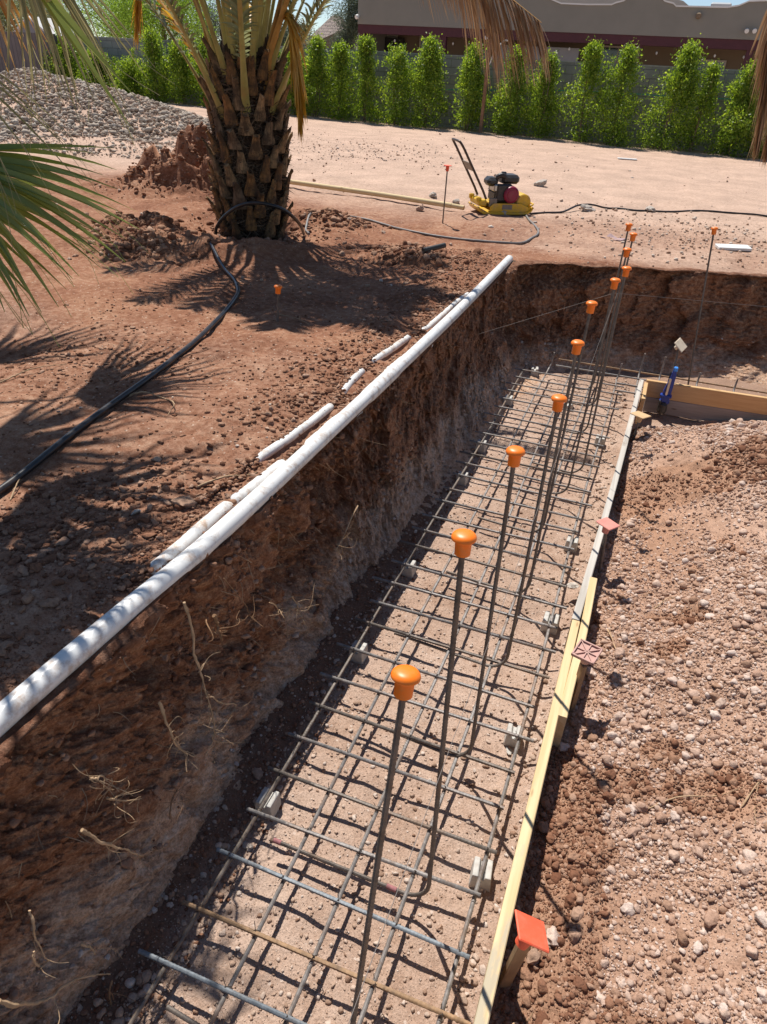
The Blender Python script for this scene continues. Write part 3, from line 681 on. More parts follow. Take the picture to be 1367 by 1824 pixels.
# ------------------------------------------------------------------ concrete spacer blocks
def dobie(x,y,label,rz=0.,w=.076,h=.078,mat='conc'):
    z=float(floorz(x,y))
    mb=MB(); t=h
    poly=[(-w/2,0),(w/2,0),(w*.42,h),(w*.16,h),(w*.10,h-.016),(-w*.10,h-.016),(-w*.16,h),(-w*.42,h)]
    mb.prism(poly,-w*.48,w*.48)
    o=mb.build('spacer_block',M[mat]); o.location=(x,y,z-.004); o.rotation_euler=(0,0,rz)
    md=o.modifiers.new('b','BEVEL'); md.width=.004; md.segments=2
    return tag(o,label,'concrete block','concrete spacer blocks under the rebar mats')
dobie(-.876,1.385,'white notched spacer block under the mat left edge, nearest the camera')
dobie(-.876,2.26,'grey spacer block under the mat left edge, left of the nearest orange cap')
dobie(-.876,2.98,'grey spacer block under the mat left edge, left of the second orange cap')
dobie(-.876,4.1,'pale spacer block under the mat left edge, left of the third orange cap')
dobie(-.876,4.62,'shaded spacer block under the mat left edge in the wall shade')
dobie(-.876,5.55,'grey spacer block at the mat left edge near the trench corner')
dobie(-.80,6.35,'white spacer block at the far end of the mat by the corner',.2,.075,.085)
dobie(-.062,1.43,'cracked grey spacer block under the mat right edge, nearest the camera',.12)
dobie(-.085,2.07,'square grey spacer block under the mat right edge beside a white chip',.1,.07,.07)
dobie(-.062,2.86,'double grey spacer block under the mat right edge by the board overlap',0.,.085)
dobie(-.062,3.62,'shaded spacer block under the mat right edge left of the pink cap')
dobie(-.062,5.12,'sunlit spacer block under the mat right edge near the board corner')
dobie(-.40,5.75,'flat grey spacer block under the mat middle toward the far end',0.,.1,.06)
# ------------------------------------------------------------------ form boards
def board(name,a,b,th,h,zt,mat,label,seg=20,warp=.004,side=1):
    a=np.array(a,float);b=np.array(b,float); d=(b-a); L=np.linalg.norm(d); d/=L; nrm=np.array([-d[1],d[0]])
    mb=MB(); rows=[]
    ch=.003
    prof=[(-th/2,-h),(th/2,-h),(th/2,-ch),(th/2-ch,0),(-th/2+ch,0),(-th/2,-ch)]
    V=[];m=len(prof);seg=max(seg,2)
    for i in range(seg+1):
        s=i/seg; c=a+d*L*s; o=warp*math.sin(s*5+a[1]); zz=zt[0]+(zt[1]-zt[0])*s
        for u,w in prof: V.append((*(c+nrm*(u+o)),zz+w))
    f=[(i*m+j,i*m+(j+1)%m,(i+1)*m+(j+1)%m,(i+1)*m+j) for i in range(seg) for j in range(m)]
    f+=[tuple(range(m))[::-1],tuple(range(seg*m,(seg+1)*m))]
    mb.add(V,f); o=mb.build(name,mat); return tag(o,label,'form board')
board('form_board',(.045,-.6),(.050,2.62),.036,.185,(-.605,-.605),M['board_new'],'near yellow form board on edge between rebar mat and dirt fill')
board('form_board',(.052,2.628),(.145,5.93),.036,.185,(-.605,-.60),M['board_old'],'long grey weathered form board continuing toward the trench corner')
board('form_board',(.086,2.02),(.0935,2.98),.036,.185,(-.603,-.60),M['board_new'],'short yellow splice board lapped outside the form board joint')
board('form_board',(.180,5.955),(4.2,6.17),.036,.14,(-.60,-.585),M['board_far'],'tan upper form board running right from the corner')
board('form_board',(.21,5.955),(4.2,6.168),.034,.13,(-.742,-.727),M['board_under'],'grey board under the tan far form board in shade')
board('form_board',(.180,5.55),(.182,5.925),.03,.22,(-.615,-.615),M['board_far'],'short brown plank doubling the corner of the form boards',warp=0.)
# ------------------------------------------------------------------ stakes with square caps
def square_cap(mb,c,d,s=.078,ribs=False,spin=0.,edge=None):
    Rm=align(d)@rotz(spin)
    if edge is not None:
        dn=np.array(d)/np.linalg.norm(d); e=np.array(edge)-dn*(np.array(edge)@dn); e/=np.linalg.norm(e); Rm=np.stack([e,np.cross(dn,e),dn],1)
    Rm=Rm; c=np.asarray(c,float)
    mb.box(c+Rm@np.array([0,0,-.004]),(s,s,.008),Rm,.003)
    mb.lathe([(.013,-.058),(.0175,-.058),(.020,-.03),(.0225,-.009)],c,Rm,18)
    if ribs:
        h=s/2
        for a in range(4):
            q=rotz(a*math.pi/4); L=s*.93 if a%2==0 else s*1.18
            mb.box(c+Rm@np.array([0,0,.003]),(L,.0045,.006),Rm@q)
        for sx,sy in((1,0),(-1,0),(0,1),(0,-1)):
            mb.box(c+Rm@np.array([sx*(h-.003),sy*(h-.003),.004]),((.006 if sx else s),(.006 if sy else s),.009),Rm)
def form_stake(px,py,zt,foot,capmat,label,d=(0,0,1),ribs=False,spin=0.,wood=False,s=.078,edge=None):
    c=atz(px,py,zt); b=np.array([foot[0] if foot else c[0],foot[1] if foot else c[1],-.85])
    t=empty('form_stake',(b[0],b[1],-.76),label,'form stake','capped stakes bracing the form boards')
    top=c-np.array(d)/np.linalg.norm(d)*.02
    mb=MB()
    if wood:
        ax=(top-b); ax/=np.linalg.norm(ax); Rm=align(ax)
        w=b+ax*(np.linalg.norm(top-b)-.05)
        mb.box((b+w)/2,(.034,.02,np.linalg.norm(w-b)),Rm,.002); addpart(mb,'wooden_stake',M['stake_wood'],t,False)
        mb=MB(); mb.tube([w-ax*.1,top],.008,8); addpart(mb,'stake_bar',M['dowel'],t)
    else:
        mb.tube([b,top],.0085,10); addpart(mb,'stake_bar',M['dowel'],t)
    mb=MB(); square_cap(mb,c,d,s,ribs,spin,edge); addpart(mb,'cap',capmat,t,False)
form_stake(949,1657,-.380,(.082,1.10),M['orange_red'],'near form stake with tilted orange red square cap',(.328,.318,.89),wood=True,s=.091,edge=(.899,.183,-.397))
form_stake(1046,1162,-.46,(.115,2.26),M['dusty_cap'],'form stake with dusty ribbed pink square cap beside the yellow splice board',(-.05,-.12,1),ribs=True,spin=.12,wood=True,s=.095)
form_stake(1084,932,-.47,(.125,3.30),M['pink_cap'],'form stake with smooth faded pink square cap by the grey board',(.08,.02,1),spin=.75,s=.094)
form_stake(1142,738,-.52,(.165,4.92),M['tan_cap'],'form stake with tan square cap near the board corner',(.05,.08,1),spin=.05,s=.112)
form_stake(1214,614,-.30,(.375,5.90),M['cream_cap'],'form stake with cream square cap beside the blue clamp',(.55,-.45,.7),spin=.4,s=.098)
# ------------------------------------------------------------------ blue clamp on the far board
M['clamp_blue']=plain('blue_clamp_plastic',(.015,.05,.30),.4,0,.15,20,.03)
M['clamp_pad']=plain('light_blue_pad',(.06,.28,.75),.4,0,.1,20,.03)
M['dark_metal']=plain('dark_machine_metal',(.06,.058,.055),.5,.5,.2,40,.05)
M['bright_metal']=plain('worn_bright_metal',(.5,.48,.45),.35,.9,.2,40,.05)
cl=empty('bar_clamp',(.355,5.905,-.62),'blue handled bar clamp gripping the far form board','clamp')
def part(mb,name,mat,par,smooth=False): return mb.build(name,mat,par,smooth)
mb=MB(); mb.box((-.005,-.02,-.05),(.022,.008,.38),None,.001); part(mb,'clamp_bar',M['dark_metal'],cl)
mb=MB(); mb.prism([(-.032,-.13),(.028,-.13),(.034,-.05),(.034,.13),(.022,.19),(.004,.19),(-.006,.1),(-.03,-.02)],-.055,-.018); part(mb,'handle',M['clamp_blue'],cl)
mb=MB(); mb.box((.018,-.038,.175),(.032,.04,.035),None,.006); part(mb,'pad',M['clamp_pad'],cl)
mb=MB(); mb.box((-.002,-.061,.02),(.02,.008,.16),None,.003); part(mb,'trigger',M['bright_metal'],cl)
mb=MB(); mb.box((0,-.045,-.055),(.09,.05,.022),None,.005); mb.box((.0,-.02,-.11),(.08,.06,.03),None,.008); part(mb,'jaw',M['clamp_blue'],cl)
mb=MB(); mb.lathe([(.03,-.04),(.036,-.02),(.03,.03),(.014,.05)],(.0,-.055,-.16),None,16); mb.box((-.03,-.05,-.15),(.018,.03,.1),rotz(.2),.004); part(mb,'screw_foot',M['dark_metal'],cl)
# ------------------------------------------------------------------ PVC pipes
def pipe(name,pts,rad,mat,label,n=220,nn=20,wob=0.,cat='pipe'):
    mb=MB(); P=spline(pts,n); mb.tube(P,rad,nn); o=mb.build(name,mat,None,True); return tag(o,label,cat)
zc=lambda x,y,r,k: float(gz(x,y))+r*k
pm=empty('white_pipe',(-1.25,3.6,0),'long clean white plastic pipe lying along the trench edge','pipe')
P=[(-1.31,.2,.02),(-1.30,.8,.03),(-1.28,1.21,.034),(-1.25,1.78,.032),(-1.24,2.92,.032),(-1.235,4.64,.03),(-1.255,6.2,.03),(-1.265,6.78,.03)]
mb=MB(); mb.tube(spline(P,200),.035,22); addpart(mb,'pipe_body',M['pvc'],pm)
q=spline(P,200); 
for yy in (3.36,):
    j=int(np.argmin(abs(q[:,1]-yy))); mb=MB(); mb.tube([q[j-4],q[j-3],q[j+3],q[j+4]],[.0355,.0395,.0395,.0355],22); addpart(mb,'coupling',M['pvc'],pm)
def seg_pipe(pts,segs,rad,label):
    pr=np.array(pts); P=[]
    for y in np.arange(pr[0,1],pr[-1,1],.006):
        x=np.interp(y,pr[:,1],pr[:,0]); on=max([float(sst(a-.008,a+.008,y)*sst(b+.008,b-.008,y)) for a,b in segs])
        g=float(gz(x,y,False)); P.append((x,y,g+.004-rad*1.5+on*rad*1.35))
    mb=MB(); mb.tube(P,rad,18); return tag(mb.build('buried_pipe',M['pvc_dirty'],None,True),label,'pipe')
seg_pipe(PIPEC,SEGC,.022,'thin white pipe half buried in the bank, showing in short lengths')
seg_pipe(PIPEB,SEGB,.027,'dirt caked white pipe half buried right against the clean long pipe')
# ------------------------------------------------------------------ hoses and cords
def lay(pts,rad,mat,name,label,cat='hose',n=200,lift=None,zs=None):
    P=[]
    for i,p in enumerate(pts):
        P.append((p[0],p[1],0 if zs is None else zs[i]))
    Q=spline(P,n)
    Q[:,2]=np.convolve(np.pad(gz(Q[:,0],Q[:,1]),6,'edge'),np.ones(13)/13,'valid')+rad*.9+np.maximum(Q[:,2],0)
    mb=MB(); mb.tube(Q,rad,10); return tag(mb.build(name,mat,None,True),label,cat)
def hose_arch():
    g=spline([(-2.15,.9,0),(-2.18,1.66,0),(-2.28,2.25,0),(-2.4,2.97,0),(-2.58,3.74,0),(-2.82,4.48,0),(-3.02,4.82,0),(-3.3,5.12,0),(-3.75,5.6,0),(-4.0,5.98,0)],150); g[:,2]=np.convolve(np.pad(gz(g[:,0],g[:,1]),10,'edge'),np.ones(21)/21,'valid')+.02
    a=[aty(u,v,y) for u,v,y in((383,425,6.1),(386,405,6.05),(400,385,6.0),(425,367,5.97),(455,361,5.97),(490,367,6.02),(515,380,6.15),(535,400,6.4),(541,416,6.72))]
    return np.vstack([g[:-6],spline(np.vstack([g[-8],g[-5],a]),90)[10:]])
mb=MB(); mb.tube(hose_arch(),.0155,12); tag(mb.build('black_pipe',M['hose'],None,True),'thick black irrigation pipe curving over the bank and round the palm base','hose')
lay([(-3.36,6.80),(-3.49,7.0),(-3.61,7.5),(-3.33,7.95),(-2.9,7.8),(-2.46,7.54),(-1.78,7.57),(-1.4,7.7),(-1.28,8.0),(-1.28,8.37),(-1.5,9.0),(-1.63,9.4)],.0125,M['hose_grey'],'grey_hose','grey hose looping from the palm base to the plate compactor','hose')
lay([(-1.6,9.55),(-1.27,9.9),(-1.04,10.35),(-.7,10.6),(-.25,10.64),(.54,11.2),(1.31,11.41),(2.5,11.6)],.012,M['hose'],'thin_cable','thin dark cable running right from the compactor across the open ground','cable',zs=[0,0,.06,0,0,0,0,0])
# ------------------------------------------------------------------ strings
s7=atz(1097,522,.47)
mb=MB(); mb.tube([(-.14,.2,.44),(s7[0]+.009,s7[1],.47)],.0006,5); tag(mb.build('string_line',M['string']),'thin string stretched along the trench beside the dowels','string')
a=aty(880,549,5.0); a=np.array([-1.08,5.0,-.14])
mb=MB(); q=aty(1367,546,4.9); mb.tube([a,(s7[0]-.006,s7[1],.47-.0)],.0013,5); mb.tube([(s7[0]-.006,s7[1],.47),q,(q-s7)*1.5+s7],.0013,5); tag(mb.build('string_line',M['string']),'thin string crossing in front of the far trench wall','string')
# ------------------------------------------------------------------ wooden pole, tile, scrap
a=np.array([-4.9,9.62]);b=np.array([-2.43,9.22]); d=(b-a)/np.linalg.norm(b-a)
M['pole']=wood_mat('pale_pole_wood',(.55,.42,.22),(.68,.54,.32),'X')
mb=MB(); mb.tube([(-5.2,9.67,.05),(-3.6,9.41,.055),(-2.55,9.24,.045)],.032,8); mb.tube([(-2.55,9.24,.045),(-2.38,9.212,.04)],.028,8); tag(mb.build('wooden_pole',M['pole'],None,True),'long pale wooden pole lying on the ground from palm toward compactor','pole')
c=atz(1305,446); mb=MB(); mb.box((0,0,0),(.34,.17,.03),None,.004); o=mb.build('white_tile',plain('white_tile_ceramic',(.75,.75,.73),.5,0,.05,10,.05,dirt=(.5,.4,.3),dirtamt=.3)); o.location=(c[0],c[1],float(gz(c[0],c[1]))+.03); o.rotation_euler=(.03,-.03,.25); tag(o,'flat white rectangular slab lying on the far bank at right','slab')
c=atz(1118,283); mb=MB(); mb.box((0,0,0),(.42,.12,.025),None,.008); o=mb.build('white_tile',bpy.data.materials['white_tile_ceramic']); o.location=(c[0],c[1],float(gz(c[0],c[1]))+.02); o.rotation_euler=(0,0,.2); tag(o,'small pale flat scrap far away in the open ground before the hedge','slab')
xs_=np.linspace(-.13,.13,18);X,Y=np.meshgrid(xs_,np.linspace(-.07,.07,12)); Z=.02+.03*fbm(X,Y,0,9,3,81); c=atz(1093,428)
i=np.arange(11)[:,None]*18+np.arange(17)[None,:]; Fq=np.stack([i,i+1,i+19,i+18],-1).reshape(-1,4)
o=bigmesh('cloth_scrap',np.stack([X,Y,Z],-1).reshape(-1,3),Fq,plain('mauve_cloth',(.36,.25,.25),.9,0,.3,20,.1)); o.location=(c[0],c[1],float(gz(c[0],c[1]))); o.rotation_euler=(0,0,-.6); tag(o,'crumpled mauve cloth scrap on the bank beyond the trench','cloth')
o.modifiers.new('s','SOLIDIFY').thickness=.004
# stick and offcut on the bank near the pipe end
c=atz(752,468); d2=atz(790,462); z0=float(gz(c[0],c[1]))+.03
mb=MB(); mb.tube([(*c[:2],z0),(*d2[:2],z0+.02)],.025,8); tag(mb.build('pipe_offcut',M['dark_metal'],None,True),'dark short pipe offcut lying in shade near the pipe end','pipe offcut')
# ------------------------------------------------------------------ roots and twigs
def onwall(px,py,off=.075):
    # meet the inclined left wall
    d=ray(px,py); o=np.array([0,0,CAMZ]); best=None
    t=(-1.17-0.0*0)/1; 
    # plane x = -1.17 - .30*z
    den=d[0]+.17*d[2]; t=(-1.20-.17*CAMZ)/den; p=o+d*t; return p+np.array([off,-.3*off,.2*off])
def root(pts,r0,label,mat='root',wall=True,branches=0,z=None,zf=None,group=None,name='root',cat='root'):
    P=[onwall(*p) if wall else None for p in pts]
    if not wall:
        P=[]
        for k,p in enumerate(pts):
            q=atz(p[0],p[1],z); q[2]=float(zf(q[0],q[1]))+r0*.8+(.02 if k%2 else 0); P.append(q)
    r0*=.9; n=len(P)*9; Q=spline(P,n); Q+=rng.normal(0,r0*.13,Q.shape)+(.005*np.stack([vnoise(np.arange(n)*.22,0,0,int(k*7+r0*1e5)) for k in range(3)],-1) if wall else 0)
    rad=np.linspace(r0,r0*.35,n)*(1+.18*rng.normal(0,1,n))
    mb=MB(); mb.tube(Q,np.abs(rad),7)
    for b in range(int(branches*1.6)+2):
        i=rng.integers(n//3,n-2); L=rng.uniform(.02,.11); d=rng.normal(0,1,3)*np.array([.5,1,1])+np.array([.3,0,-.6]); d/=np.linalg.norm(d); v=np.cross(d,rng.normal(0,1,3))
        B=[Q[i]+d*L*s+v*L*.22*math.sin(s*3+b) for s in np.linspace(0,1,8)]; mb.tube(B,np.linspace(max(rad[i]*.4,.001),.0006,8),5)
    return tag(mb.build(name,M[mat],None,True),label,cat,group)
root([(-30,1752),(25,1757),(62,1742),(112,1716),(170,1706)],.0065,'thick pale root sticking out at the bottom left of the trench wall')
root([(300,1060),(318,1130),(332,1190),(346,1235),(357,1290),(340,1330)],.0055,'long forked root hanging down the middle of the near trench wall',branches=12)
root([(258,1238),(272,1275),(288,1308),(318,1332)],.006,'short frayed root below the white pipe left of the long forked root',branches=8)
root([(340,1225),(368,1235),(395,1248),(352,1300),(410,1308)],.003,'thin twisted rootlet branching right of the long forked root','root')
root([(120,1458),(160,1478),(200,1490),(228,1503)],.006,'pale root stub pointing right in the lower near wall',branches=3)
root([(160,1400),(190,1405),(225,1402)],.004,'thin pale root lying level on the near wall under the pipe',branches=5)
root([(28,1590),(36,1640),(60,1683)],.0045,'thin pale root hanging at the left edge of the wall')
root([(30,1665),(45,1690),(60,1680)],.004,'short curled root above the thick bottom root','root')
root([(135,1367),(150,1363),(166,1368)],.005,'little broken root tuft high on the near wall',branches=6)
root([(120,1650),(135,1662),(145,1672)],.0045,'short cut root end low on the near wall')
root([(495,1052),(505,1068),(512,1085)],.0035,'frayed root tuft on the wall below the clean pipe middle',branches=9)
root([(455,1062),(480,1078),(505,1075)],.003,'thin rootlets spreading from the wall under the pipe middle',branches=6)
root([(355,1085),(365,1110),(372,1130)],.0075,'broken stub of a thick root just under the white pipe',branches=4,mat='root_dark')
root([(615,895),(600,930),(580,965),(572,972)],.004,'knobbly dry stem clinging to the far part of the wall',branches=8)
root([(375,1020),(420,1080),(425,1095)],.0025,'dark rootlet slipping from under the pipe','root_dark',branches=3)
root([(275,1440),(285,1400),(290,1385)],.004,'dark upright root in the middle of the near wall','root_dark',branches=3)
root([(170,1720),(174,1760),(186,1800)],.004,'dark rootlet below the thick bottom root','root_dark',branches=5)
for i,(pts,r0,lab) in enumerate([([(218,712),(255,711),(290,718),(312,735),(300,748)],.006,'curved pale palm fibre lying on the bank beside the black pipe'),
  ([(350,880),(400,865),(445,855),(482,852)],.006,'straight dry stick on the clods beside the half buried pipes'),
  ([(0,682),(60,662),(120,650)],.005,'thin dry stick on the left bank near the frame edge'),
  ([(20,895),(35,870),(42,852)],.004,'bent straw crossing the black pipe at the left edge'),
  ([(495,560),(530,572),(556,580)],.0025,'fine straw at the short capped stake')]):
    root(pts,r0,lab,wall=False,z=0.,zf=gz,name='twig',cat='twig')
for i,(pts,r0,lab) in enumerate([([(1140,1445),(1200,1440),(1262,1446),(1300,1452)],.0035,'long thin twig on the right part of the fill'),
  ([(1300,1478),(1322,1450),(1320,1470),(1318,1520)],.003,'forked twig beside a brown stone at the right of the fill'),
  ([(1085,1110),(1092,1140),(1105,1185)],.004,'dark twig standing up near the ribbed cap'),
  ([(1165,1088),(1185,1078),(1205,1072)],.0035,'short twig on the fill right of the board overlap'),
  ([(1308,1195),(1325,1212),(1345,1232)],.003,'dry straw at the right edge of the fill'),
  ([(905,1824),(925,1800),(940,1808),(955,1790)],.004,'frayed straw at the bottom beside the near board')]):
    root(pts,r0,lab,wall=False,z=-.7,zf=fillz,name='twig',cat='twig')
# uncountable fine rootlets on the wall
mb=MB()
for k in range(240):
    i=int(rng.integers(18,120)); j=int(rng.integers(20,1250)); p=WP[i,j].copy(); L=rng.uniform(.02,.10); d=np.array([rng.uniform(.2,.9),rng.normal(0,.6),rng.uniform(-1.2,.3)]); d/=np.linalg.norm(d); v=rng.normal(0,.3,3)
    if not vis(p[0],p[1],p[2],0): continue
    mb.tube([p-d*.01+0*v]+[p+d*L*s+v*L*s*s for s in(.25,.5,.75,1)],[.0016,.0014,.0012,.0009,.0005],5)
tag(mb.build('fine_roots',M['root'],None,True),kind='stuff')
# ------------------------------------------------------------------ date palm
def boot_mat():
    m,nt,b=newmat('cut_leaf_base'); co=objco(nt); mp=N(nt,'Mapping'); mp.inputs['Scale'].default_value=(60,60,7); nt.links.new(co,mp.inputs[0])
    n=noise(nt,mp.outputs[0],1.,6,.65); oi=N(nt,'ObjectInfo')
    a=ramp(nt,oi.outputs['Random'],[(0,(.24,.125,.05)),(.35,(.36,.195,.075)),(.7,(.34,.23,.125)),(1,(.19,.13,.085))])
    g=ramp(nt,n,[(.3,(.35,.33,.3)),(.55,(1,1,1)),(.75,(1.3,1.3,1.25))]); c=mixc(nt,.95,a.outputs[0],g.outputs[0],'MULTIPLY')
    d=noise(nt,co,9,7,.7); w=ramp(nt,d,[(.42,(0,0,0)),(.58,(.88,)*3)]); c=mixc(nt,w.outputs[0],c,(.06,.04,.027))
    nt.links.new(c,b.inputs['Base Color']); b.inputs['Roughness'].default_value=.8; b.inputs['Specular IOR Level'].default_value=.2; bump(nt,b,n,.5,.01); return m
M['boot']=boot_mat()
M['fibre']=plain('dark_palm_fibre',(.06,.04,.028),.95,0,.5,30,.6,.1)
M['fibre2']=leaf_mat('loose_palm_fibre',(.05,.035,.025),(.2,.145,.10),.05,.9,.1)
M['rachis_green']=plain('yellow_green_petiole',(.36,.32,.10),.5,0,.3,6,.05,dirt=(.4,.22,.07),dirtamt=.7,dsc=5)
M['rachis_dead']=plain('orange_dead_petiole',(.48,.25,.06),.6,0,.25,8,.1)
M['leaflet_green']=leaf_mat('date_leaflet_green',(.17,.20,.10),(.30,.32,.17),.3)
M['leaflet_yellow']=leaf_mat('date_leaflet_yellow',(.50,.30,.05),(.60,.40,.10),.35)
M['leaflet_dead']=leaf_mat('date_leaflet_dead',(.36,.215,.115),(.52,.36,.22),.3,.7,.2)
def trunk_r(t): return np.interp(t,[-.2,0,.12,.4,.9,1.3,1.55,1.8],[.31,.30,.305,.335,.325,.30,.275,.19])
def frond(par,P,nl,L0,mat_l,mat_r,w0=.03,droop=.35,start=.18,vee=.7,seed=0,lw=.012,name='frond',cling=0.):
    """rachis through P (local points) with two ranks of leaflets"""
    rg=np.random.default_rng(seed); n=60; Q=spline(P,n); tt=np.linspace(0,1,n)
    mb=MB(); mb.tube(Q,np.interp(tt,[0,.06,.2,1],[w0*1.7,w0*1.15,w0*.72,.004]),8,flat=.55); fr=addloc(mb,name,mat_r,par)
    T=np.gradient(Q,axis=0); T/=np.linalg.norm(T,axis=1)[:,None]
    V=[];Fc=[];k=0
    for sd in(-1,1):
        for i in range(nl):
            s=start+(1-start)*(i+rg.random()*.6)/nl; j=min(int(s*(n-1)),n-2); p=Q[j]; t=T[j]
            up=np.array([0,0,1.])-t*t[2]; nu=np.linalg.norm(up)
            up=up/nu if nu>.15 else np.array([0.3,.3,.1]); up/=np.linalg.norm(up)
            sidev=np.cross(t,up)*sd
            L=L0*np.interp(s,[0,start,start+.2,.75,1],[.2,.25,.9,1,.45])*rg.uniform(.85,1.12)
            d=t*rg.uniform(.55,.85)+sidev*vee*rg.uniform(.75,1.15)+up*rg.uniform(.1,.45); d/=np.linalg.norm(d)
            d=d*(1-cling)+cling*(t*.8+np.array([0,0,-.7])+rg.normal(0,.12,3)); d/=np.linalg.norm(d)
            wd=np.cross(d,up+rg.normal(0,.3,3)); wd/=np.linalg.norm(wd)
            m=5
            for q in range(m):
                u=q/(m-1); c=p+d*L*u+np.array([0,0,-droop*L*u*u]); w=lw*np.interp(u,[0,.15,.6,1],[.5,1,.8,.08])
                V+= [c-wd*w,c+wd*w]
            for q in range(m-1): Fc.append((k+2*q,k+2*q+1,k+2*q+3,k+2*q+2))
            k+=2*m
    o=bigmesh('leaflets',np.array(V),np.array(Fc),mat_l,fr,False)
    return fr
def addloc(mb,name,mat,par,smooth=True): return mb.build(name,mat,par,smooth)
def date_palm(loc,label,fronds,boots=True,seed=3):
    rg=np.random.default_rng(seed)
    r=empty('date_palm',loc,label,'palm tree')
    mb=MB(); zz=np.linspace(-.2,1.75,60); mb.tube(np.stack([.02*zz,0*zz,zz],-1),np.array([trunk_r(z)*(1-.09+.05*vnoise(np.cos(np.arange(28)*.2244)*2.,np.sin(np.arange(28)*.2244)*2.,z*8)) for z in zz]),28)
    addloc(mb,'trunk',M['fibre'],r)
    # loose dark fibre between the leaf bases
    n=6500; a=rg.uniform(0,2*np.pi,n); z=rg.uniform(-.12,1.6,n); rr=trunk_r(z)*.93; p=np.stack([rr*np.cos(a)+.02*z,rr*np.sin(a),z],-1)
    d=np.stack([np.cos(a),np.sin(a),0*a],-1)*rg.uniform(.1,.55,(n,1))+np.stack([-np.sin(a),np.cos(a),0*a],-1)*rg.normal(0,.9,(n,1))+np.array([0,0,1])*rg.normal(.15,.6,(n,1)); d/=np.linalg.norm(d,axis=1)[:,None]
    L=rg.uniform(.05,.15,n)[:,None]; w=np.cross(d,np.stack([np.cos(a),np.sin(a),0*a],-1)); w/=np.linalg.norm(w,axis=1)[:,None]+1e-9; w*=.0022*rg.uniform(.6,2.2,(n,1))
    V=np.stack([p-w,p+w,p+d*L*.6+w*.7+np.array([0,0,-.01]),p+d*L-np.array([0,0,.03])],1).reshape(-1,3)
    bigmesh('trunk_fibre',V,np.arange(n*4).reshape(n,4),M['fibre2'],r,False)
    for idx in range(100):
            z=.02+1.47*idx/99; i=int(idx/8); a=idx*2.39996+rg.normal(0,.05); rr=float(trunk_r(z))*.93
            # keep the ones that face the photograph side and the flanks
            L=rg.uniform(.18,.27)*(1.15 if i>8 else 1.); wb=rg.uniform(.075,.10)*(1. if i<9 else .85); lean=rg.uniform(.26,.52)
            out=np.array([math.cos(a),math.sin(a),0]); tn=np.array([-math.sin(a),math.cos(a),0]); up=np.array([0,0,1.])
            V=[];m5=6
            cut=rg.uniform(-.02,.02,5)
            for q in range(m5):
                u=q/(m5-1); w=wb*np.interp(u,[0,.2,.6,1],[.95,1.,.60,.42]); th=np.interp(u,[0,1],[.05,.018])
                c=out*(rr+.01+L*u*math.sin(lean)*(.45+.55*u))+up*(z-.02+L*u*math.cos(lean))+tn*.0
                for s in(-1,-.45,0,.45,1):
                    e=(1-s*s*.75)*th
                    V.append(c+tn*w*s*.75+out*e+up*(cut[int((s+1)*2)]*1.6 if q==m5-1 else 0))
                V.append(c+tn*w*.70-out*th*.35); V.append(c-tn*w*.70-out*th*.35)
            Fc=[]
            for q in range(m5-1):
                for s in range(7): Fc.append((q*7+s,q*7+(s+1)%7,(q+1)*7+(s+1)%7,(q+1)*7+s))
            Fc.append(tuple(range((m5-1)*7,m5*7)))
            mb=MB(); V=np.array(V); V+=np.array([.02*z,0,0]); mb.add(V,Fc); addloc(mb,'leaf_base',M['boot'],r,False)
    for i,f in enumerate(fronds): frond(r,seed=seed*100+i,**f)
    return r
def arc(az,el,L,sag,z0=1.45,r0=.17):
    a=R(az); e=R(el); out=np.array([math.sin(a),math.cos(a),0]); P=[]
    for s in np.linspace(0,1,7):
        q=out*(r0+L*s*math.cos(e))+np.array([0,0,z0+L*s*math.sin(e)-sag*s**2.2*L*.5]); P.append(q+out*.0)
    return P
fr=[]
G=dict(mat_l=M['leaflet_green'],mat_r=M['rachis_green'])
Y=dict(mat_l=M['leaflet_yellow'],mat_r=M['rachis_dead'])
Dd=dict(mat_l=M['leaflet_dead'],mat_r=M['rachis_dead'])
rg0=np.random.default_rng(12)
for i in range(22):
    az=i*137.5+10; el=84-i*1.05; L=rg0.uniform(2.5,3.1); fr.append(dict(P=arc(az,el,L,.35+.02*i,1.2+.12*rg0.random(),.10+.006*i),nl=62,start=.30,L0=.36,w0=.034,droop=.3,**G))
for az,el,L,sg in((98,60,2.7,.7),(74,68,2.6,.6),(-80,56,2.7,.7),(-30,50,2.5,.8),(150,60,2.6,.6),(200,62,2.6,.6),(-110,60,2.6,.6)):
    fr.append(dict(P=arc(az,el,L,sg,1.08,.25),nl=64,start=.22,L0=.34,w0=.034,droop=.4,**(Y if az in(95,70,-80,-30) else G)))
for az,el,L in((105,74,3.5),(125,70,3.6),(140,77,3.7),(160,72,3.5),(180,76,3.4),(85,78,3.5)):
    fr.append(dict(P=arc(az,el,L,.75,1.3,.12),nl=84,start=.3,L0=.5,w0=.03,droop=.4,lw=.015,**G))
base=np.array([PALM[0],PALM[1],float(gz(*PALM))])
def loc_(p): return np.asarray(p)-base
def px(u,v,y): return loc_(aty(u,v,y))
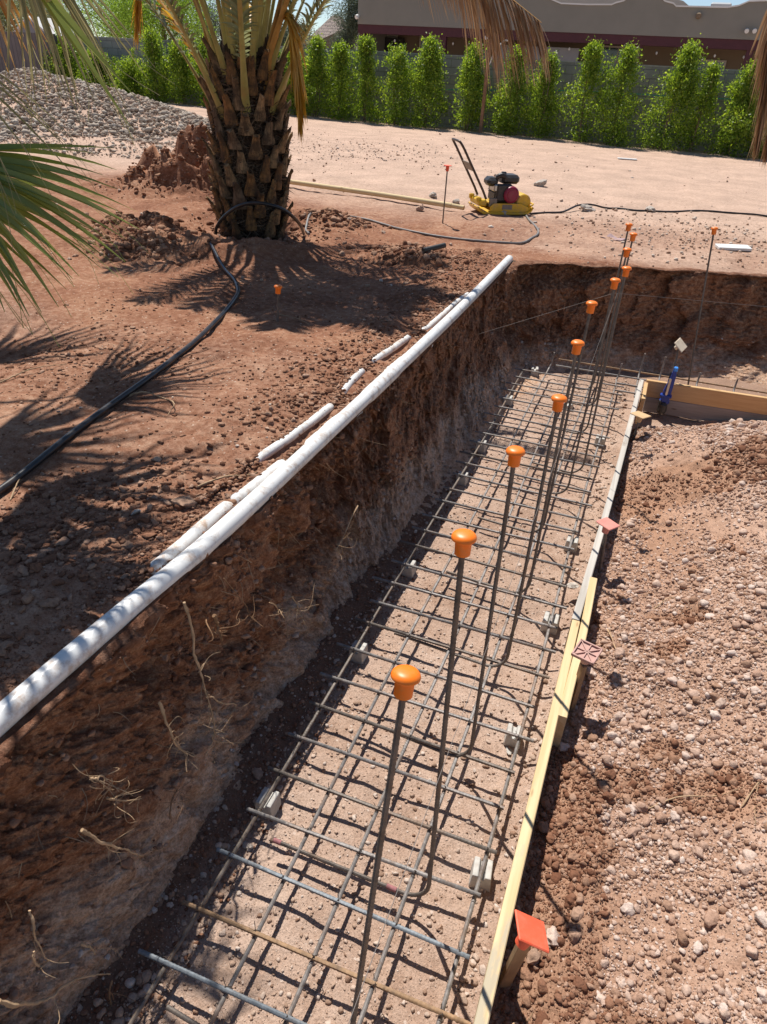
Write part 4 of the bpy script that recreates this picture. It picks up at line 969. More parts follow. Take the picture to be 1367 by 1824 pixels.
# dead frond folded down beside the trunk
fr.append(dict(P=[(.22,-.1,1.2),px(497,50,6.45),px(512,22,6.4),px(522,60,6.38),px(530,130,6.36),px(534,215,6.35)],nl=110,L0=.34,w0=.03,droop=.3,start=.25,vee=.5,cling=.7,lw=.014,**Y))
fr.append(dict(P=[(.2,-.1,1.35),px(560,-110,6.3),px(700,-170,6.2),px(800,-110,6.1),px(880,-30,6.0),px(965,40,5.95)],nl=110,L0=.52,w0=.03,droop=.55,start=.42,vee=.45,cling=.82,lw=.010,**Dd))
fr.append(dict(P=[(.2,-.12,1.3),px(540,-120,6.4),px(640,-150,6.35),px(740,-110,6.3),px(830,-50,6.3)],nl=80,L0=.40,w0=.03,droop=.5,start=.4,vee=.5,cling=.75,lw=.010,**Dd))
fr.append(dict(P=[(-.24,-.05,1.3),px(340,-30,6.5),px(290,-60,6.5),px(255,-40,6.5),px(242,50,6.5)],nl=60,L0=.30,w0=.025,droop=.4,start=.4,vee=.4,cling=.7,**Y))
pal=date_palm(base,'stout date palm with cut leaf bases standing in a dug soil ring',fr)
# second date palm out to the right, only its hanging dead skirt reaches the picture
base2=np.array([1.75,5.9,0.]); base2[2]=float(gz(base2[0],base2[1]+3))
def px2(u,v,y): return aty(u,v,y)-b2
b2=np.array([2.35,8.6,float(gz(2.35,8.6))])
f2=[]
for i in range(9): f2.append(dict(P=arc(i*41,60-i*3,2.0,.6,1.45,.14),nl=40,L0=.34,w0=.03,droop=.3,**G))
f2.append(dict(P=[(-.2,-.1,1.5),px2(1420,-60,8.2),px2(1385,-20,8.0),px2(1372,60,8.0),px2(1366,160,8.0),px2(1356,235,8.0)],nl=130,L0=.42,w0=.03,droop=.4,start=.25,vee=.28,cling=.85,lw=.011,**Dd))
f2.append(dict(P=[(-.2,-.1,1.4),px2(1430,-30,8.3),px2(1400,10,8.2),px2(1382,90,8.2),px2(1378,190,8.2),px2(1372,250,8.2)],nl=110,L0=.36,w0=.03,droop=.4,start=.25,vee=.3,cling=.85,lw=.011,**Dd))
date_palm(b2,'palm at the right frame edge showing only its hanging dead brown fronds',f2,seed=5)
# ------------------------------------------------------------------ fan palm at left, near the camera
M['fan_green']=leaf_mat('fan_leaf_green',(.17,.215,.05),(.33,.36,.10),.38,.28,.8)
M['fan_old']=leaf_mat('fan_leaf_old',(.26,.24,.11),(.42,.37,.2),.35,.55,.3)
M['fan_dead']=leaf_mat('fan_leaf_dead',(.5,.27,.08),(.62,.42,.2),.35,.6,.2)
FP=np.array([-4.25,2.75,0.]); FP[2]=float(gz(FP[0],FP[1]))
fp=empty('fan_palm',FP,'fan palm at the left frame edge with drooping green split leaves','palm tree')
mb=MB(); zz=np.linspace(-.1,1.95,20); mb.tube(np.stack([0*zz,0*zz,zz],-1),np.array([.24+.02*math.sin(z*40) for z in zz]),20); addloc(mb,'trunk',M['fibre'],fp)
def fan_leaf(hast,axis,nrm,L=.85,nseg=26,spread=62,mat='fan_green',droop=.25,seed=0,w=.017,thread=True,split=.35,crown=(0,0,1.9)):
    rg=np.random.default_rng(seed); hast=np.asarray(hast,float)-FP; axis=np.asarray(axis,float); axis/=np.linalg.norm(axis)
    nrm=np.asarray(nrm,float); nrm-=axis*(nrm@axis); nrm/=np.linalg.norm(nrm); sd=np.cross(nrm,axis)
    c0=np.asarray(crown,float); mid=(c0+hast)/2+np.array([0,0,.12*np.linalg.norm(hast-c0)])
    mb=MB(); mb.tube(spline([c0,mid,hast,hast+axis*.12],24),np.linspace(.02,.009,24),8,flat=.6); pet=addloc(mb,'fan_leaf',M['rachis_green'],fp)
    V=[];Fc=[];k=0
    for i in range(nseg):
        a=R(-spread+2*spread*(i+.5)/nseg+rg.normal(0,1.2)); d=axis*math.cos(a)+sd*math.sin(a); wv=-axis*math.sin(a)+sd*math.cos(a)
        LL=L*(.72+.28*math.cos(a))*rg.uniform(.88,1.08); m=9; tw=rg.normal(0,.35); bend=rg.normal(0,.06,3); dr=droop*rg.uniform(.6,1.5)
        for q in range(m):
            u=q/(m-1); c=hast+d*LL*u+np.array([0,0,-dr*LL*u**2.2])+bend*LL*u*u
            ww=w*np.interp(u,[0,split*.6,split+.1,.7,1],[.25,.9,1.05,.7,.06]); ct=tw*sst(split,1,u)
            wd=wv*math.cos(ct)+nrm*math.sin(ct); fold=nrm*ww*.55
            V+=[c-wd*ww+fold*0,c+fold*(-.9 if i%2 else .9)*0-nrm*ww*.6,c+wd*ww]
        for q in range(m-1):
            b=k+3*q; Fc+=[(b,b+1,b+4,b+3),(b+1,b+2,b+5,b+4)]
        k+=3*m
        if thread and rg.random()<.55:
            tip=V[-2]; s0=V[-8]; pts=[]; e=rg.normal(0,.012,3)
            for q in range(6):
                u=q/5; c=s0+(tip-s0)*u*1.1+e*u*u*3+np.array([0,0,-.05*u*u]); V+=[c-wv*.0009,c,c+wv*.0009]
            for q in range(5):
                b=k+3*q; Fc+=[(b,b+1,b+4,b+3),(b+1,b+2,b+5,b+4)]
            k+=18
    bigmesh('leaf_blade',np.array(V),np.array(Fc),M[mat],pet,True)
    return pet
def pt(u,v,dist):
    d=ray(u,v); d=d/np.linalg.norm(d); return d*dist+np.array([0,0,CAMZ])
view=lambda p: (np.array([0,0,CAMZ])-p)/np.linalg.norm(np.array([0,0,CAMZ])-p)
def aim(u0,v0,d0,u1,v1,d1,tilt,**kw):
    a=pt(u0,v0,d0);b=pt(u1,v1,d1); n=view(a)+np.array(tilt); fan_leaf(a,b-a,n,**kw)
aim(-130,275,2.75,120,360,2.5,(.0,.3,.7),L=.58,nseg=30,spread=50,droop=.18,seed=1,w=.014)
aim(-150,310,2.95,60,400,2.7,(.0,.3,.9),L=.50,nseg=22,spread=52,droop=.25,seed=2,w=.014)
aim(5,-160,2.5,190,110,2.35,(.2,.2,.5),L=.34,nseg=16,spread=30,droop=.3,seed=3,w=.0065,mat='fan_old')
aim(30,-210,2.7,120,80,2.6,(.4,.2,.3),L=.36,nseg=14,spread=30,droop=.4,seed=4,w=.006,mat='fan_old')
aim(20,-90,2.3,200,150,2.2,(.2,.2,.5),L=.40,nseg=2,spread=4,droop=.1,seed=9,w=.012)
aim(-140,60,2.6,0,190,2.5,(.3,.2,.5),L=.42,nseg=9,spread=40,droop=.25,seed=5,w=.004,mat='fan_old')
aim(-60,-110,3.0,20,-20,2.95,(.3,.2,.5),L=.22,nseg=14,spread=50,droop=.4,seed=6,w=.010,mat='fan_dead')
# leaves higher up, mostly above the frame, which shade the bank and the pipe
for i,(hx,hy,hz_,ax,ay,az,L,nn) in enumerate([(-2.95,2.75,2.35,.8,-.25,-.35,.95,30),(-2.5,2.0,2.0,.9,.0,-.25,.9,28),(-3.3,3.35,1.9,.6,.55,-.5,.9,28),(-2.9,1.35,2.2,.9,-.5,-.3,.95,28),(-3.45,2.2,1.5,.8,-.3,-.5,.8,24),(-3.5,3.0,2.6,.5,.5,.1,.95,26),(-4.3,3.7,2.4,.1,1,.0,.9,24),(-4.6,2.0,2.4,-.3,-1,0,.9,24),(-5.1,2.9,2.3,-1,.1,.0,.9,24)]):
    fan_leaf((hx-.43*.75,hy+.455*.75,hz_+.75),(ax,ay,az+.25),(.2,.2,1),L=L,nseg=nn,spread=66,droop=.3,seed=20+i,w=.019)
# ------------------------------------------------------------------ plate compactor
M['yellow']=plain('yellow_machine_paint',(.72,.43,.02),.42,0,.08,20,.05,dirt=(.36,.24,.15),dirtamt=.75,dsc=11)
M['engine']=plain('black_engine_plastic',(.028,.027,.028),.42,0,.3,30,.05,dirt=(.2,.14,.1),dirtamt=.3)
M['magenta']=plain('dark_magenta_paint',(.28,.015,.05),.4,0,.1,20,.03,dirt=(.25,.13,.1),dirtamt=.35)
M['handle_metal']=plain('brown_black_handle_paint',(.085,.06,.045),.45,.3,.3,20,.05)
M['plate_grey']=plain('grey_tag_plate',(.25,.21,.17),.6,.2,.2,20,.05)
cp=(aty(848,378,9.32)+0); mid=atz(890,379); mid[2]=float(gz(mid[0],mid[1]))
cm=empty('plate_compactor',mid,'yellow plate compactor with black engine and tall bent handle','compactor',None,R(33))
def P_(mb,name,mat,smooth=False,bev=0.):
    o=mb.build(name,M[mat],cm,smooth)
    if bev: md=o.modifiers.new('b','BEVEL'); md.width=bev; md.segments=2; md.limit_method='ANGLE'
    return o
mb=MB(); mb.prism([(-.36,.075),(-.33,.03),(-.28,0),(.28,0),(.34,.035),(.37,.085),(.355,.09),(.325,.05),(.27,.03),(-.27,.03),(-.32,.05),(-.345,.085)],-.21,.21); P_(mb,'base_plate','yellow',bev=.004)
mb=MB(); mb.prism([(-.2,.03),(.34,.03),(.34,.07),(.2,.125),(-.16,.125),(-.2,.09)],-.185,-.165); mb.prism([(-.2,.03),(.34,.03),(.34,.07),(.2,.125),(-.16,.125),(-.2,.09)],.165,.185); mb.box((0,0,.11),(.36,.33,.02),None,.004); P_(mb,'engine_bed','yellow',bev=.003)
mb=MB(); mb.lathe([(.02,-.15),(.085,-.15),(.095,-.14),(.095,.14),(.085,.15),(.02,.15)],(.245,0,.135),align((0,1,0)),32); mb.box((.245,0,.085),(.19,.29,.09),None,.004); P_(mb,'exciter_drum','yellow')
mb=MB(); mb.tube(spline([(.30,-.17,.04),(.33,-.185,.10),(.36,-.17,.115),(.385,-.1,.115),(.385,.1,.115),(.36,.17,.115),(.33,.185,.10),(.30,.17,.04)],40),.011,10); P_(mb,'front_loop','yellow',True)
mb=MB(); mb.box((-.02,-.0,.215),(.24,.26,.17),None,.02)
for k in range(5): mb.box((-.02,.0,.235+.018*k),(.27,.20,.006))
mb.box((-.03,-.14,.24),(.2,.06,.2),None,.02); P_(mb,'engine_block','engine')
mb=MB(); mb.lathe([(.095,-.02),(.098,.0),(.092,.018),(.075,.026),(.072,.022),(.060,.022),(.057,.028),(.03,.03),(.002,.03)],(.055,-.185,.225),align((0,-1,0)),32); rc=P_(mb,'recoil_cover','magenta',True)
mb=MB(); mb.box((.055,.0,.385),(.23,.24,.10),None,.03); mb.lathe([(.03,0),(.034,.008),(.03,.022),(.01,.024)],(.0,.02,.435),None,18); P_(mb,'fuel_tank','engine')
mb=MB(); mb.box((-.175,-.03,.355),(.14,.2,.10),None,.035); mb.tube(spline([(-.13,-.08,.40),(-.08,-.10,.43),(-.03,-.1,.42),(.0,-.09,.38)],14),.03,10); P_(mb,'air_cleaner','engine')
mb=MB(); mb.box((-.13,-.06,.29),(.07,.18,.08),None,.012); mb.tube([(-.10,-.13,.27),(-.04,-.16,.30),(.0,-.15,.31)],.008,8); P_(mb,'carburettor','bright_metal')
mb=MB(); mb.box((.02,-.1865,.085),(.13,.003,.055)); P_(mb,'worn_label','plate_grey')
mb=MB(); mb.box((-.16,-.15,.13),(.10,.03,.10),None,.006); P_(mb,'side_bracket','plate_grey')
mb=MB(); mb.box((-.30,.0,.125),(.10,.36,.07),None,.012); mb.box((-.345,-.14,.16),(.06,.05,.06),None,.01); mb.box((-.345,.14,.16),(.06,.05,.06),None,.01); P_(mb,'rear_bracket','yellow')
hp=[(-.26,-.165,.17),(-.31,-.165,.26),(-.60,-.165,.705),(-.645,-.155,.765),(-.665,-.11,.785),(-.665,.11,.785),(-.645,.155,.765),(-.60,.165,.705),(-.31,.165,.26),(-.26,.165,.17)]
mb=MB(); pts=[hp[0],hp[1],hp[2]]+[tuple(q) for q in spline(hp[2:8],26)[1:-1]]+[hp[7],hp[8],hp[9]]; mb.tube(pts,.014,10); P_(mb,'handle_bar','handle_metal',True)
e=np.array([-.29,0,.445]);e/=np.linalg.norm(e); ang=math.atan2(.29,.445); Ry=np.array(Matrix.Rotation(-ang,3,'Y')); mb=MB(); mb.box((-.475,0,.515),(.012,.32,.11),Ry,.003); P_(mb,'cross_plate','plate_grey')
for sx in(-.12,.10):
    for sy in(-.12,.12):
        mb=MB(); mb.lathe([(.02,.045),(.026,.06),(.026,.095),(.02,.105)],(sx,sy,0),None,14); P_(mb,'rubber_mount','engine',True)
# ------------------------------------------------------------------ block walls
def block_mat(name,c1,c2,mortar,w,h,off=.5,bs=.5,rotx=True,gap=.011):
    m,nt,b=newmat(name); tc=N(nt,'TexCoord'); mp=N(nt,'Mapping'); mp.inputs['Rotation'].default_value=(R(-90),0,0); nt.links.new(tc.outputs['Object'],mp.inputs[0])
    sx=N(nt,'SeparateXYZ'); nt.links.new(tc.outputs['Object'],sx.inputs[0]); cx=N(nt,'CombineXYZ'); nt.links.new(sx.outputs[0],cx.inputs[0]); nt.links.new(sx.outputs[2],cx.inputs[1])
    br=N(nt,'TexBrick'); br.offset=off; br.inputs['Scale'].default_value=1.; br.inputs['Brick Width'].default_value=w; br.inputs['Row Height'].default_value=h; br.inputs['Mortar Size'].default_value=gap; br.inputs['Mortar Smooth'].default_value=.2
    br.inputs['Color1'].default_value=(*c1,1);br.inputs['Color2'].default_value=(*c2,1);br.inputs['Mortar'].default_value=(*mortar,1); nt.links.new(cx.outputs[0],br.inputs['Vector'])
    n=noise(nt,tc.outputs['Object'],2.,7,.7); g=ramp(nt,n,[(.3,(.75,.74,.72)),(.7,(1.12,1.12,1.12))])
    nt.links.new(mixc(nt,.8,br.outputs['Color'],g.outputs[0],'MULTIPLY'),b.inputs['Base Color']); b.inputs['Roughness'].default_value=.95
    iv=N(nt,'Invert'); nt.links.new(br.outputs['Fac'],iv.inputs['Color']); bump(nt,b,iv.outputs[0],bs,.012); return m
M['block']=block_mat('grey_concrete_block',(.33,.31,.30),(.36,.345,.33),(.24,.225,.21),.41,.205)
M['fence']=block_mat('dark_fence_boards',(.15,.135,.14),(.185,.165,.165),(.09,.085,.09),.15,2.4,0.)
M['cap']=plain('light_wall_cap',(.42,.40,.38),.9,0,.1,10,.2)
WY=23.0
bw=empty('block_wall',(-6,WY,-.3),'long grey concrete block wall behind the row of shrubs','wall')
mb=MB(); mb.box((-.6,.1,1.06),(28.,.2,2.12)); mb.build('wall_body',M['block'],bw)
mb=MB(); mb.box((9.5-.0,.095,1.18),(.62,.23,2.36)); mb.build('pier',M['block'],bw)
x=aty(1122,130,WY)[0]
bw.children[-1].location.x=x-(-6)-9.5
mb=MB(); mb.box((-.6,.1,2.135),(28.,.22,.03)); mb.build('wall_cap',M['cap'],bw)
fe=empty('board_fence',(-25,21.6,-.2),'dark weathered fence at the far left behind the rubble pile','fence')
x1=aty(103,100,21.6)[0]; L=14.
mb=MB(); mb.box((x1+25-L/2,0,1.02),(L,.05,2.04)); mb.build('fence_panel',M['fence'],fe)
for k in range(6):
    mb=MB(); mb.box((x1+25-.05-k*2.4,.075,1.0),(.09,.09,2.0)); mb.build('fence_post',M['fence'],fe)
# ------------------------------------------------------------------ shrubs and trees
M['shrub']=leaf_mat('glossy_shrub_leaf',(.10,.165,.022),(.29,.38,.06),.55,.45,.4)
M['shrub_sunlit']=leaf_mat('sunlit_shrub_leaf',(.28,.36,.04),(.43,.50,.08),.55,.45,.4)  # brighter copy of the shrub leaf, sunlight put into its colour
M['bark']=plain('grey_brown_bark',(.19,.14,.1),.9,0,.3,20,.5,.2)
def leaves(C,n_per,sig,size,rg,updir=.4,asp=.5):
    """C: cluster centres (k,3); returns rhombic leaves around them"""
    k=len(C); n=k*n_per; p=np.repeat(C,n_per,0)+rg.normal(0,1,(n,3))*np.repeat(sig,n_per)[:,None]*np.array([1,1,.85])
    d=rg.normal(0,1,(n,3))+np.array([0,0,updir]); d/=np.linalg.norm(d,axis=1)[:,None]
    w=np.cross(d,rg.normal(0,1,(n,3))); w/=np.linalg.norm(w,axis=1)[:,None]+1e-9
    s=size*rg.uniform(.6,1.3,(n,1)); a=p-d*s*.5; b=p+d*s*.5; m=p+d*s*.05
    V=np.stack([a,m+w*s*asp*.5,b,m-w*s*asp*.5],1).reshape(-1,3)
    return V,np.arange(4*n).reshape(n,4)
def shrub(pxc,pyt,pyb,y,rad,label,seed,dens=1.,lean=0.,yellow=.35,split_=False):
    rg=np.random.default_rng(seed); b=aty(pxc,pyb,y); z0=float(gz(b[0],y)); T=aty(pxc,pyt,y); H=max(T[2]-z0,.8)
    s=empty('hedge_shrub',(b[0],y,z0),label,'shrub','row of hedge shrubs along the block wall')
    mb=MB(); 
    for q in range(3): 
        e=rg.normal(0,.1,2); mb.tube([(rg.normal(0,.04),rg.normal(0,.04),-.05),(e[0]*.6,e[1]*.6,H*.4),(e[0]+lean*.7,e[1],H*.86)],[.02,.014,.005],6)
    mb.build('trunk',M['bark'],s,True)
    K=int(115*dens); t=rg.random(K)**.9; prof=np.interp(t,[0,.08,.3,.55,.8,.93,1],[.55,.85,1.,.85,.5,.26,.06])
    a=rg.uniform(0,2*np.pi,K); rr=1.12*rad*prof*np.sqrt(rg.random(K))*(1+.35*np.sin(a*3+seed)+.25*np.sin(t*17+seed*2))
    C=np.stack([rr*np.cos(a)+lean*t,rr*np.sin(a)*.8,.04+t*(H-.08)],-1)
    # upright shoots that break the outline
    S=int(26*dens); c=C[rg.integers(0,K,S)]; c=c[c[:,2]>H*.3]
    sh=np.concatenate([c+np.array([.02,0,.09*q]) for q in range(1,6)]+[c+np.array([-.05,0,.09])]); sh=sh[sh[:,2]<H+.02]
    V1,F1=leaves(C,46,np.full(K,.10*(.7+rad)),.068,rg); V2,F2=leaves(sh,20,np.full(len(sh),.04),.055,rg,1.5)
    bigmesh('foliage',np.concatenate([V1,V2]),np.concatenate([F1,F2+len(V1)]),M['shrub'],s,False)
    # sunlit glow of tops and outer ends, put into lighter yellow-green leaves
    k=(t>.45)|(rr>rad*.6); Cy=C[k][:int(K*yellow)]; V3,F3=leaves(Cy+np.array([0,0,.05]),14,np.full(len(Cy),.075),.066,rg,1.)
    bigmesh('sunlit_foliage',V3,F3,M['shrub_sunlit'],s,False)
    return s
SH=[(128,72,200,22.0,.75,'broad dark bushy shrub at the left end beside the board fence',1.7),
(185,95,200,22.1,.6,'low dark shrub behind the hanging fan leaf tips',1.3),
(240,110,202,22.1,.55,'shrub behind the right slope of the rubble pile',1.1),
(285,58,205,22.2,.5,'tall light shrub below the feathery green tree',1.1),
(330,78,206,22.2,.52,'shrub immediately left of the date palm trunk',1.1),
(375,70,208,22.2,.5,'shrub hidden behind the left side of the date palm trunk',1.),
(490,95,212,22.1,.45,'shrub half hidden behind the right side of the date palm trunk',1.),
(525,88,216,22.1,.45,'shrub behind the drooping dead orange frond',1.),
(562,68,220,22.1,.42,'shrub below the tan tiled roof right of the dead frond',1.),
(603,80,224,22.1,.4,'slim shrub below the grey green tree',.9),
(648,68,228,22.1,.36,'tall slim shrub at the left end of the stucco house',.9),
(702,78,230,22.1,.4,'airy pale shrub with gaps left of a dense dark one',.75),
(757,72,236,22.1,.48,'wide dense shrub left of the two patio posts',1.2),
(832,82,240,22.2,.42,'pointed shrub just left of the rusty lamp post',1.),
(902,90,242,22.2,.46,'round topped shrub just right of the rusty lamp post',1.1),
(960,100,247,22.2,.42,'dark shrub under the hanging dead frond',1.),
(1030,78,250,22.2,.44,'open shrub with a bright leaning top right of the dead frond',.75),
(1090,84,252,22.2,.44,'shrub before the patio window left of the wall pier',.9),
(1180,80,256,22.2,.52,'tallest spreading shrub right of the wall pier',1.25),
(1232,114,258,22.2,.26,'thinnest sparse shrub between two dense ones',.5),
(1302,108,266,22.2,.5,'broad dense shrub near the right frame edge',1.35),
(1360,140,268,22.3,.4,'shrub behind the hanging dead skirt at the right edge',1.)]
for i,(a,b,c,d,e,l,dn) in enumerate(SH): shrub(a,b,c,d,e,l,100+i,dn,lean=(.18 if i==18 else random.uniform(-.05,.08)),yellow=.85 if i>2 else .35)
# low suckers and weeds along the foot of the hedge
C=[];rg=np.random.default_rng(5)
for k in range(70):
    u=rg.uniform(120,1360); y=21.75+rg.uniform(0,.5); q=aty(u,230,y); C.append((q[0],y,float(gz(q[0],y))+rg.uniform(.05,.3)))
V,Fq=leaves(np.array(C),50,np.full(len(C),.12),.06,rg); tag(bigmesh('low_growth',V,Fq,M['shrub'],None,False),kind='stuff')
def tree(x,y,H,crown_r,zc_,label,mat,seed,K=160,npc=60,leaf=.10,sig=.35,asp=.4,name='tree',flatc=.8):
    rg=np.random.default_rng(seed); z0=float(gz(x,y)); r=empty(name,(x,y,z0),label,'tree')
    mb=MB(); mb.tube(spline([(0,0,-.2),(.1,.05,zc_*.4),(.0,.1,zc_*.8),(.05,0,H*.8)],16),np.linspace(.16,.04,16),8)
    for q in range(7):
        a=rg.uniform(0,6.28); l=crown_r*rg.uniform(.5,.9); h=rg.uniform(.45,.8)*zc_; mb.tube([(0,0,h),(l*.5*math.cos(a),l*.5*math.sin(a),h+.35*l),(l*math.cos(a),l*math.sin(a),h+.6*l)],[.07,.045,.015],6)
    mb.build('trunk',M['bark'],r,True)
    # lobes of clusters with gaps
    lob=rg.normal(0,1,(11,3)); lob/=np.linalg.norm(lob,axis=1)[:,None]; lob*=crown_r*rg.uniform(.45,.8,(11,1)); lob[:,2]*=flatc
    c=lob[rg.integers(0,11,K)]+rg.normal(0,crown_r*.24,(K,3)); c[:,2]+=zc_
    V,Fq=leaves(c,npc,np.full(K,sig),leaf,rg,.2,asp); bigmesh('crown',V,Fq,M[mat],r,False)
M['mesquite']=leaf_mat('mesquite_leaf',(.13,.21,.03),(.24,.34,.06),.5,.5,.3)
M['olive']=leaf_mat('grey_green_leaf',(.08,.105,.065),(.15,.18,.12),.3,.5,.3)
M['paleleaf']=leaf_mat('pale_desert_leaf',(.2,.22,.11),(.30,.32,.18),.4,.5,.3)
def tp(u,v,y): q=aty(u,v,y); return q[0],y
q=aty(285,25,30); tree(q[0],30,5.0,2.0,q[2]+.1,'feathery bright green tree behind the hedge left of the palm','mesquite',31,240,110,.10,.36,.35)
q=aty(205,10,46); tree(q[0],46,5.6,2.9,q[2],'pale green tree above the white gabled roof','mesquite',32,230,110,.13,.45,.35)
q=aty(75,20,54); tree(q[0],54,4.8,3.2,q[2]-.4,'hazy pale desert tree behind the white roof at far left','paleleaf',33,240,110,.15,.5,.4)
q=aty(-20,20,50); tree(q[0],50,4.8,2.8,q[2]-.2,'pale desert tree at the far left frame edge','paleleaf',34,220,100,.15,.45,.4)
q=aty(620,40,39); tree(q[0],39,5.4,.85,q[2],'grey green tree beside the left corner of the stucco house','olive',35,200,110,.09,.22,.35,flatc=2.2)
q=aty(515,65,42); tree(q[0],42,4.6,1.2,q[2]-.2,'dark grey green tree left of the tan tiled roof','olive',36,150,120,.10,.32,.35)
q=aty(350,40,44); tree(q[0],44,5.,1.8,q[2],'dark olive tree behind the left side of the palm crown','olive',37,140,120,.11,.36,.35)
q=aty(440,70,46); tree(q[0],46,4.6,1.8,q[2],'dark olive tree directly behind the palm crown','olive',38,140,120,.11,.36,.35)
# drip line, lamp post
mb=MB(); pts=[]
for u,v in((480,146),(560,150),(640,152),(760,158),(850,160),(960,160),(1060,163),(1150,168),(1240,174),(1300,176),(1390,182)):
    q=aty(u,v,22.75); pts.append(q)
M['teal']=plain('teal_cord',(.03,.33,.28),.6,0,.1,10,0)
mb.tube(spline(pts,60),.012,6); tag(mb.build('teal_line',M['teal'],None,True),'teal cord strung along the block wall behind the shrubs','cord')
b=aty(856,238,21.9);T=aty(863,70,21.9); lp=empty('lamp_post',(b[0],21.9,float(gz(b[0],21.9))),'thin rusty post with small twin lamps among the shrubs','lamp post')
H=T[2]-lp.location.z
mb=MB(); mb.box((0,0,H/2-.1),(.085,.085,H+.2),None,.004); mb.build('post',plain('rusty_post',(.24,.13,.07),.8,0,.3,10,.2),lp)
M['lamp_white']=plain('white_lamp_plastic',(.7,.7,.68),.5,0,.05,10,0)
for s in(-.09,.09):
    mb=MB(); mb.lathe([(.015,0),(.03,.03),(.045,.08),(.04,.09),(.005,.09)],(s,-.03,H+.02),align((s*4,-1,.2)),12); mb.build('lamp_head',M['lamp_white'],lp,True)
mb=MB(); mb.tube(spline([(.04,.0,H-.55),(.16,.0,H-.25),(.34,.05,H-.02),(.46,.1,H+.0)],16),.018,8); mb.build('pale_hose',M['lamp_white'],lp,True)
# ------------------------------------------------------------------ stucco house behind the wall
M['stucco']=plain('grey_brown_stucco',(.255,.243,.212),.95,0,.06,1.2,.25,.1)
M['stucco2']=plain('light_stucco',(.52,.47,.41),.95,0,.06,1.2,.2,.1)
M['maroon']=plain('maroon_painted_wood',(.085,.028,.036),.6,0,.1,6,.1,.3)
M['patio']=plain('tan_patio_wall',(.22,.165,.115),.95,0,.06,2,.2,.1)
M['trimwhite']=plain('white_trim',(.72,.72,.70),.7,0,.05,4,.05)
M['glass']=plain('dark_window_glass',(.03,.035,.04),.08,0,.1,4,0,.8)
M['dark']=plain('dark_recess',(.04,.035,.033),.9,0,.2,4,0)
HY=34.; HX=aty(637,60,HY)[0]; hs=empty('stucco_house',(HX,HY,0),'large grey brown stucco house with maroon beam and shaped parapet','house')
hx=lambda u,v=40,y=HY: aty(u,v,y)[0]-HX
hz=lambda u,v,y=HY: aty(u,v,y)[2]
zb=2.96; RX=hx(1480); zt_=lambda v,u: hz(u,v)
par=[(0,zb),(RX,zb),(RX,zt_(18,1367)+.1)]
for u,v in((1367,2),(1335,3),(1316,11),(1296,14),(1205,12),(1200,7),(1185,3),(1176,-6),(1122,-6),(1112,2),(1097,6),(1090,9),(1045,9),(1000,7),(950,-14),(860,-30),(800,-22),(755,-12),(740,-4),(676,-3),(668,-20)):
    par.append((hx(u,v),hz(u,v)))
par.append((0,hz(637,-24)))
mb=MB(); mb.prism(par,0,.35); mb.build('parapet_wall',M['stucco'],hs)
mb=MB(); 
top=par[2:]
for (a0,b0),(a1,b1) in zip(top[:-1],top[1:]):
    L=math.hypot(a1-a0,b1-b0)
    if L<.03: continue
    mb.prism([(a0,b0+.003),(a1,b1+.003),(a1,b1+.05),(a0,b0+.05)],-.05,.40)
mb.build('parapet_coping',M['trimwhite'],hs)
mb=MB(); mb.box((RX/2,.22,zb-.16),(RX,.34,.31)); mb.build('beam',M['maroon'],hs)
mb=MB(); mb.box((RX/2,3.6,1.5),(RX,.2,3.0)); mb.build('patio_wall',M['patio'],hs)
mb=MB(); mb.box((RX/2,2.0,zb-.06),(RX,3.2,.1)); mb.build('patio_ceiling',M['patio'],hs)
mb=MB(); mb.box((RX/2,3.0,3.6),(RX*.98,5.,.12)); mb.build('roof_deck',M['stucco'],hs)
mb=MB(); mb.box((.02,2.,1.5),(.2,3.5,3.)); mb.build('side_wall',M['stucco'],hs)
for u in(640,786,1142,1345):
    mb=MB(); mb.box((hx(u)+.12,.22,1.4),(.24,.24,2.8)); mb.build('patio_post',M['maroon'],hs)
WYR=3.5
def win(u0,v0,u1,v1,glass='glass',name='window',y=HY+WYR-.06):
    a=aty(u0,v0,y);b=aty(u1,v1,y); x0,x1=a[0]-HX,b[0]-HX; z1,z0=a[2],b[2]; c=((x0+x1)/2,y-HY,(z0+z1)/2)
    z0=min(z0,z1-.5); c=((x0+x1)/2,y-HY,(z0+z1)/2)
    mb=MB(); t=.07
    for s in(-1,1): mb.box((c[0]+s*((x1-x0)/2),c[1]-.02,c[2]),(t,.08,z1-z0+t)); mb.box((c[0],c[1]-.025,c[2]+s*(z1-z0)/2),(x1-x0-t,.07,t))
    mb.box((c[0]+.03,c[1]-.02,c[2]),(.04,.05,z1-z0-t)); f=mb.build(name,M['stucco2'],hs)
    mb=MB(); mb.box((c[0],c[1]+.01,c[2]),(x1-x0,.03,z1-z0)); mb.build('pane',M[glass],f)
win(750,66,782,96); win(842,88,868,104); win(1075,82,1124,112); win(1230,106,1290,122)
win(670,62,706,100,'stucco2','door')
mb=MB(); a=aty(683,68,HY+3.4);b=aty(701,77,HY+3.4); mb.box(((a[0]+b[0])/2-HX,3.36,(a[2]+b[2])/2),(b[0]-a[0],.03,a[2]-b[2])); mb.build('door_sign',M['trimwhite'],hs)
mb=MB(); mb.box((hx(648)+.3,3.2,1.3),(.9,.3,2.6)); mb.build('dark_doorway',M['dark'],hs)
# grey screen panels standing on the patio
mb=MB(); a=hx(883);b=hx(1035); mb.box(((a+b)/2,.9,1.2),(b-a,.06,2.55)); mb.build('grey_screen',plain('grey_screen_panel',(.27,.27,.28),.7,0,.08,3,.05),hs)
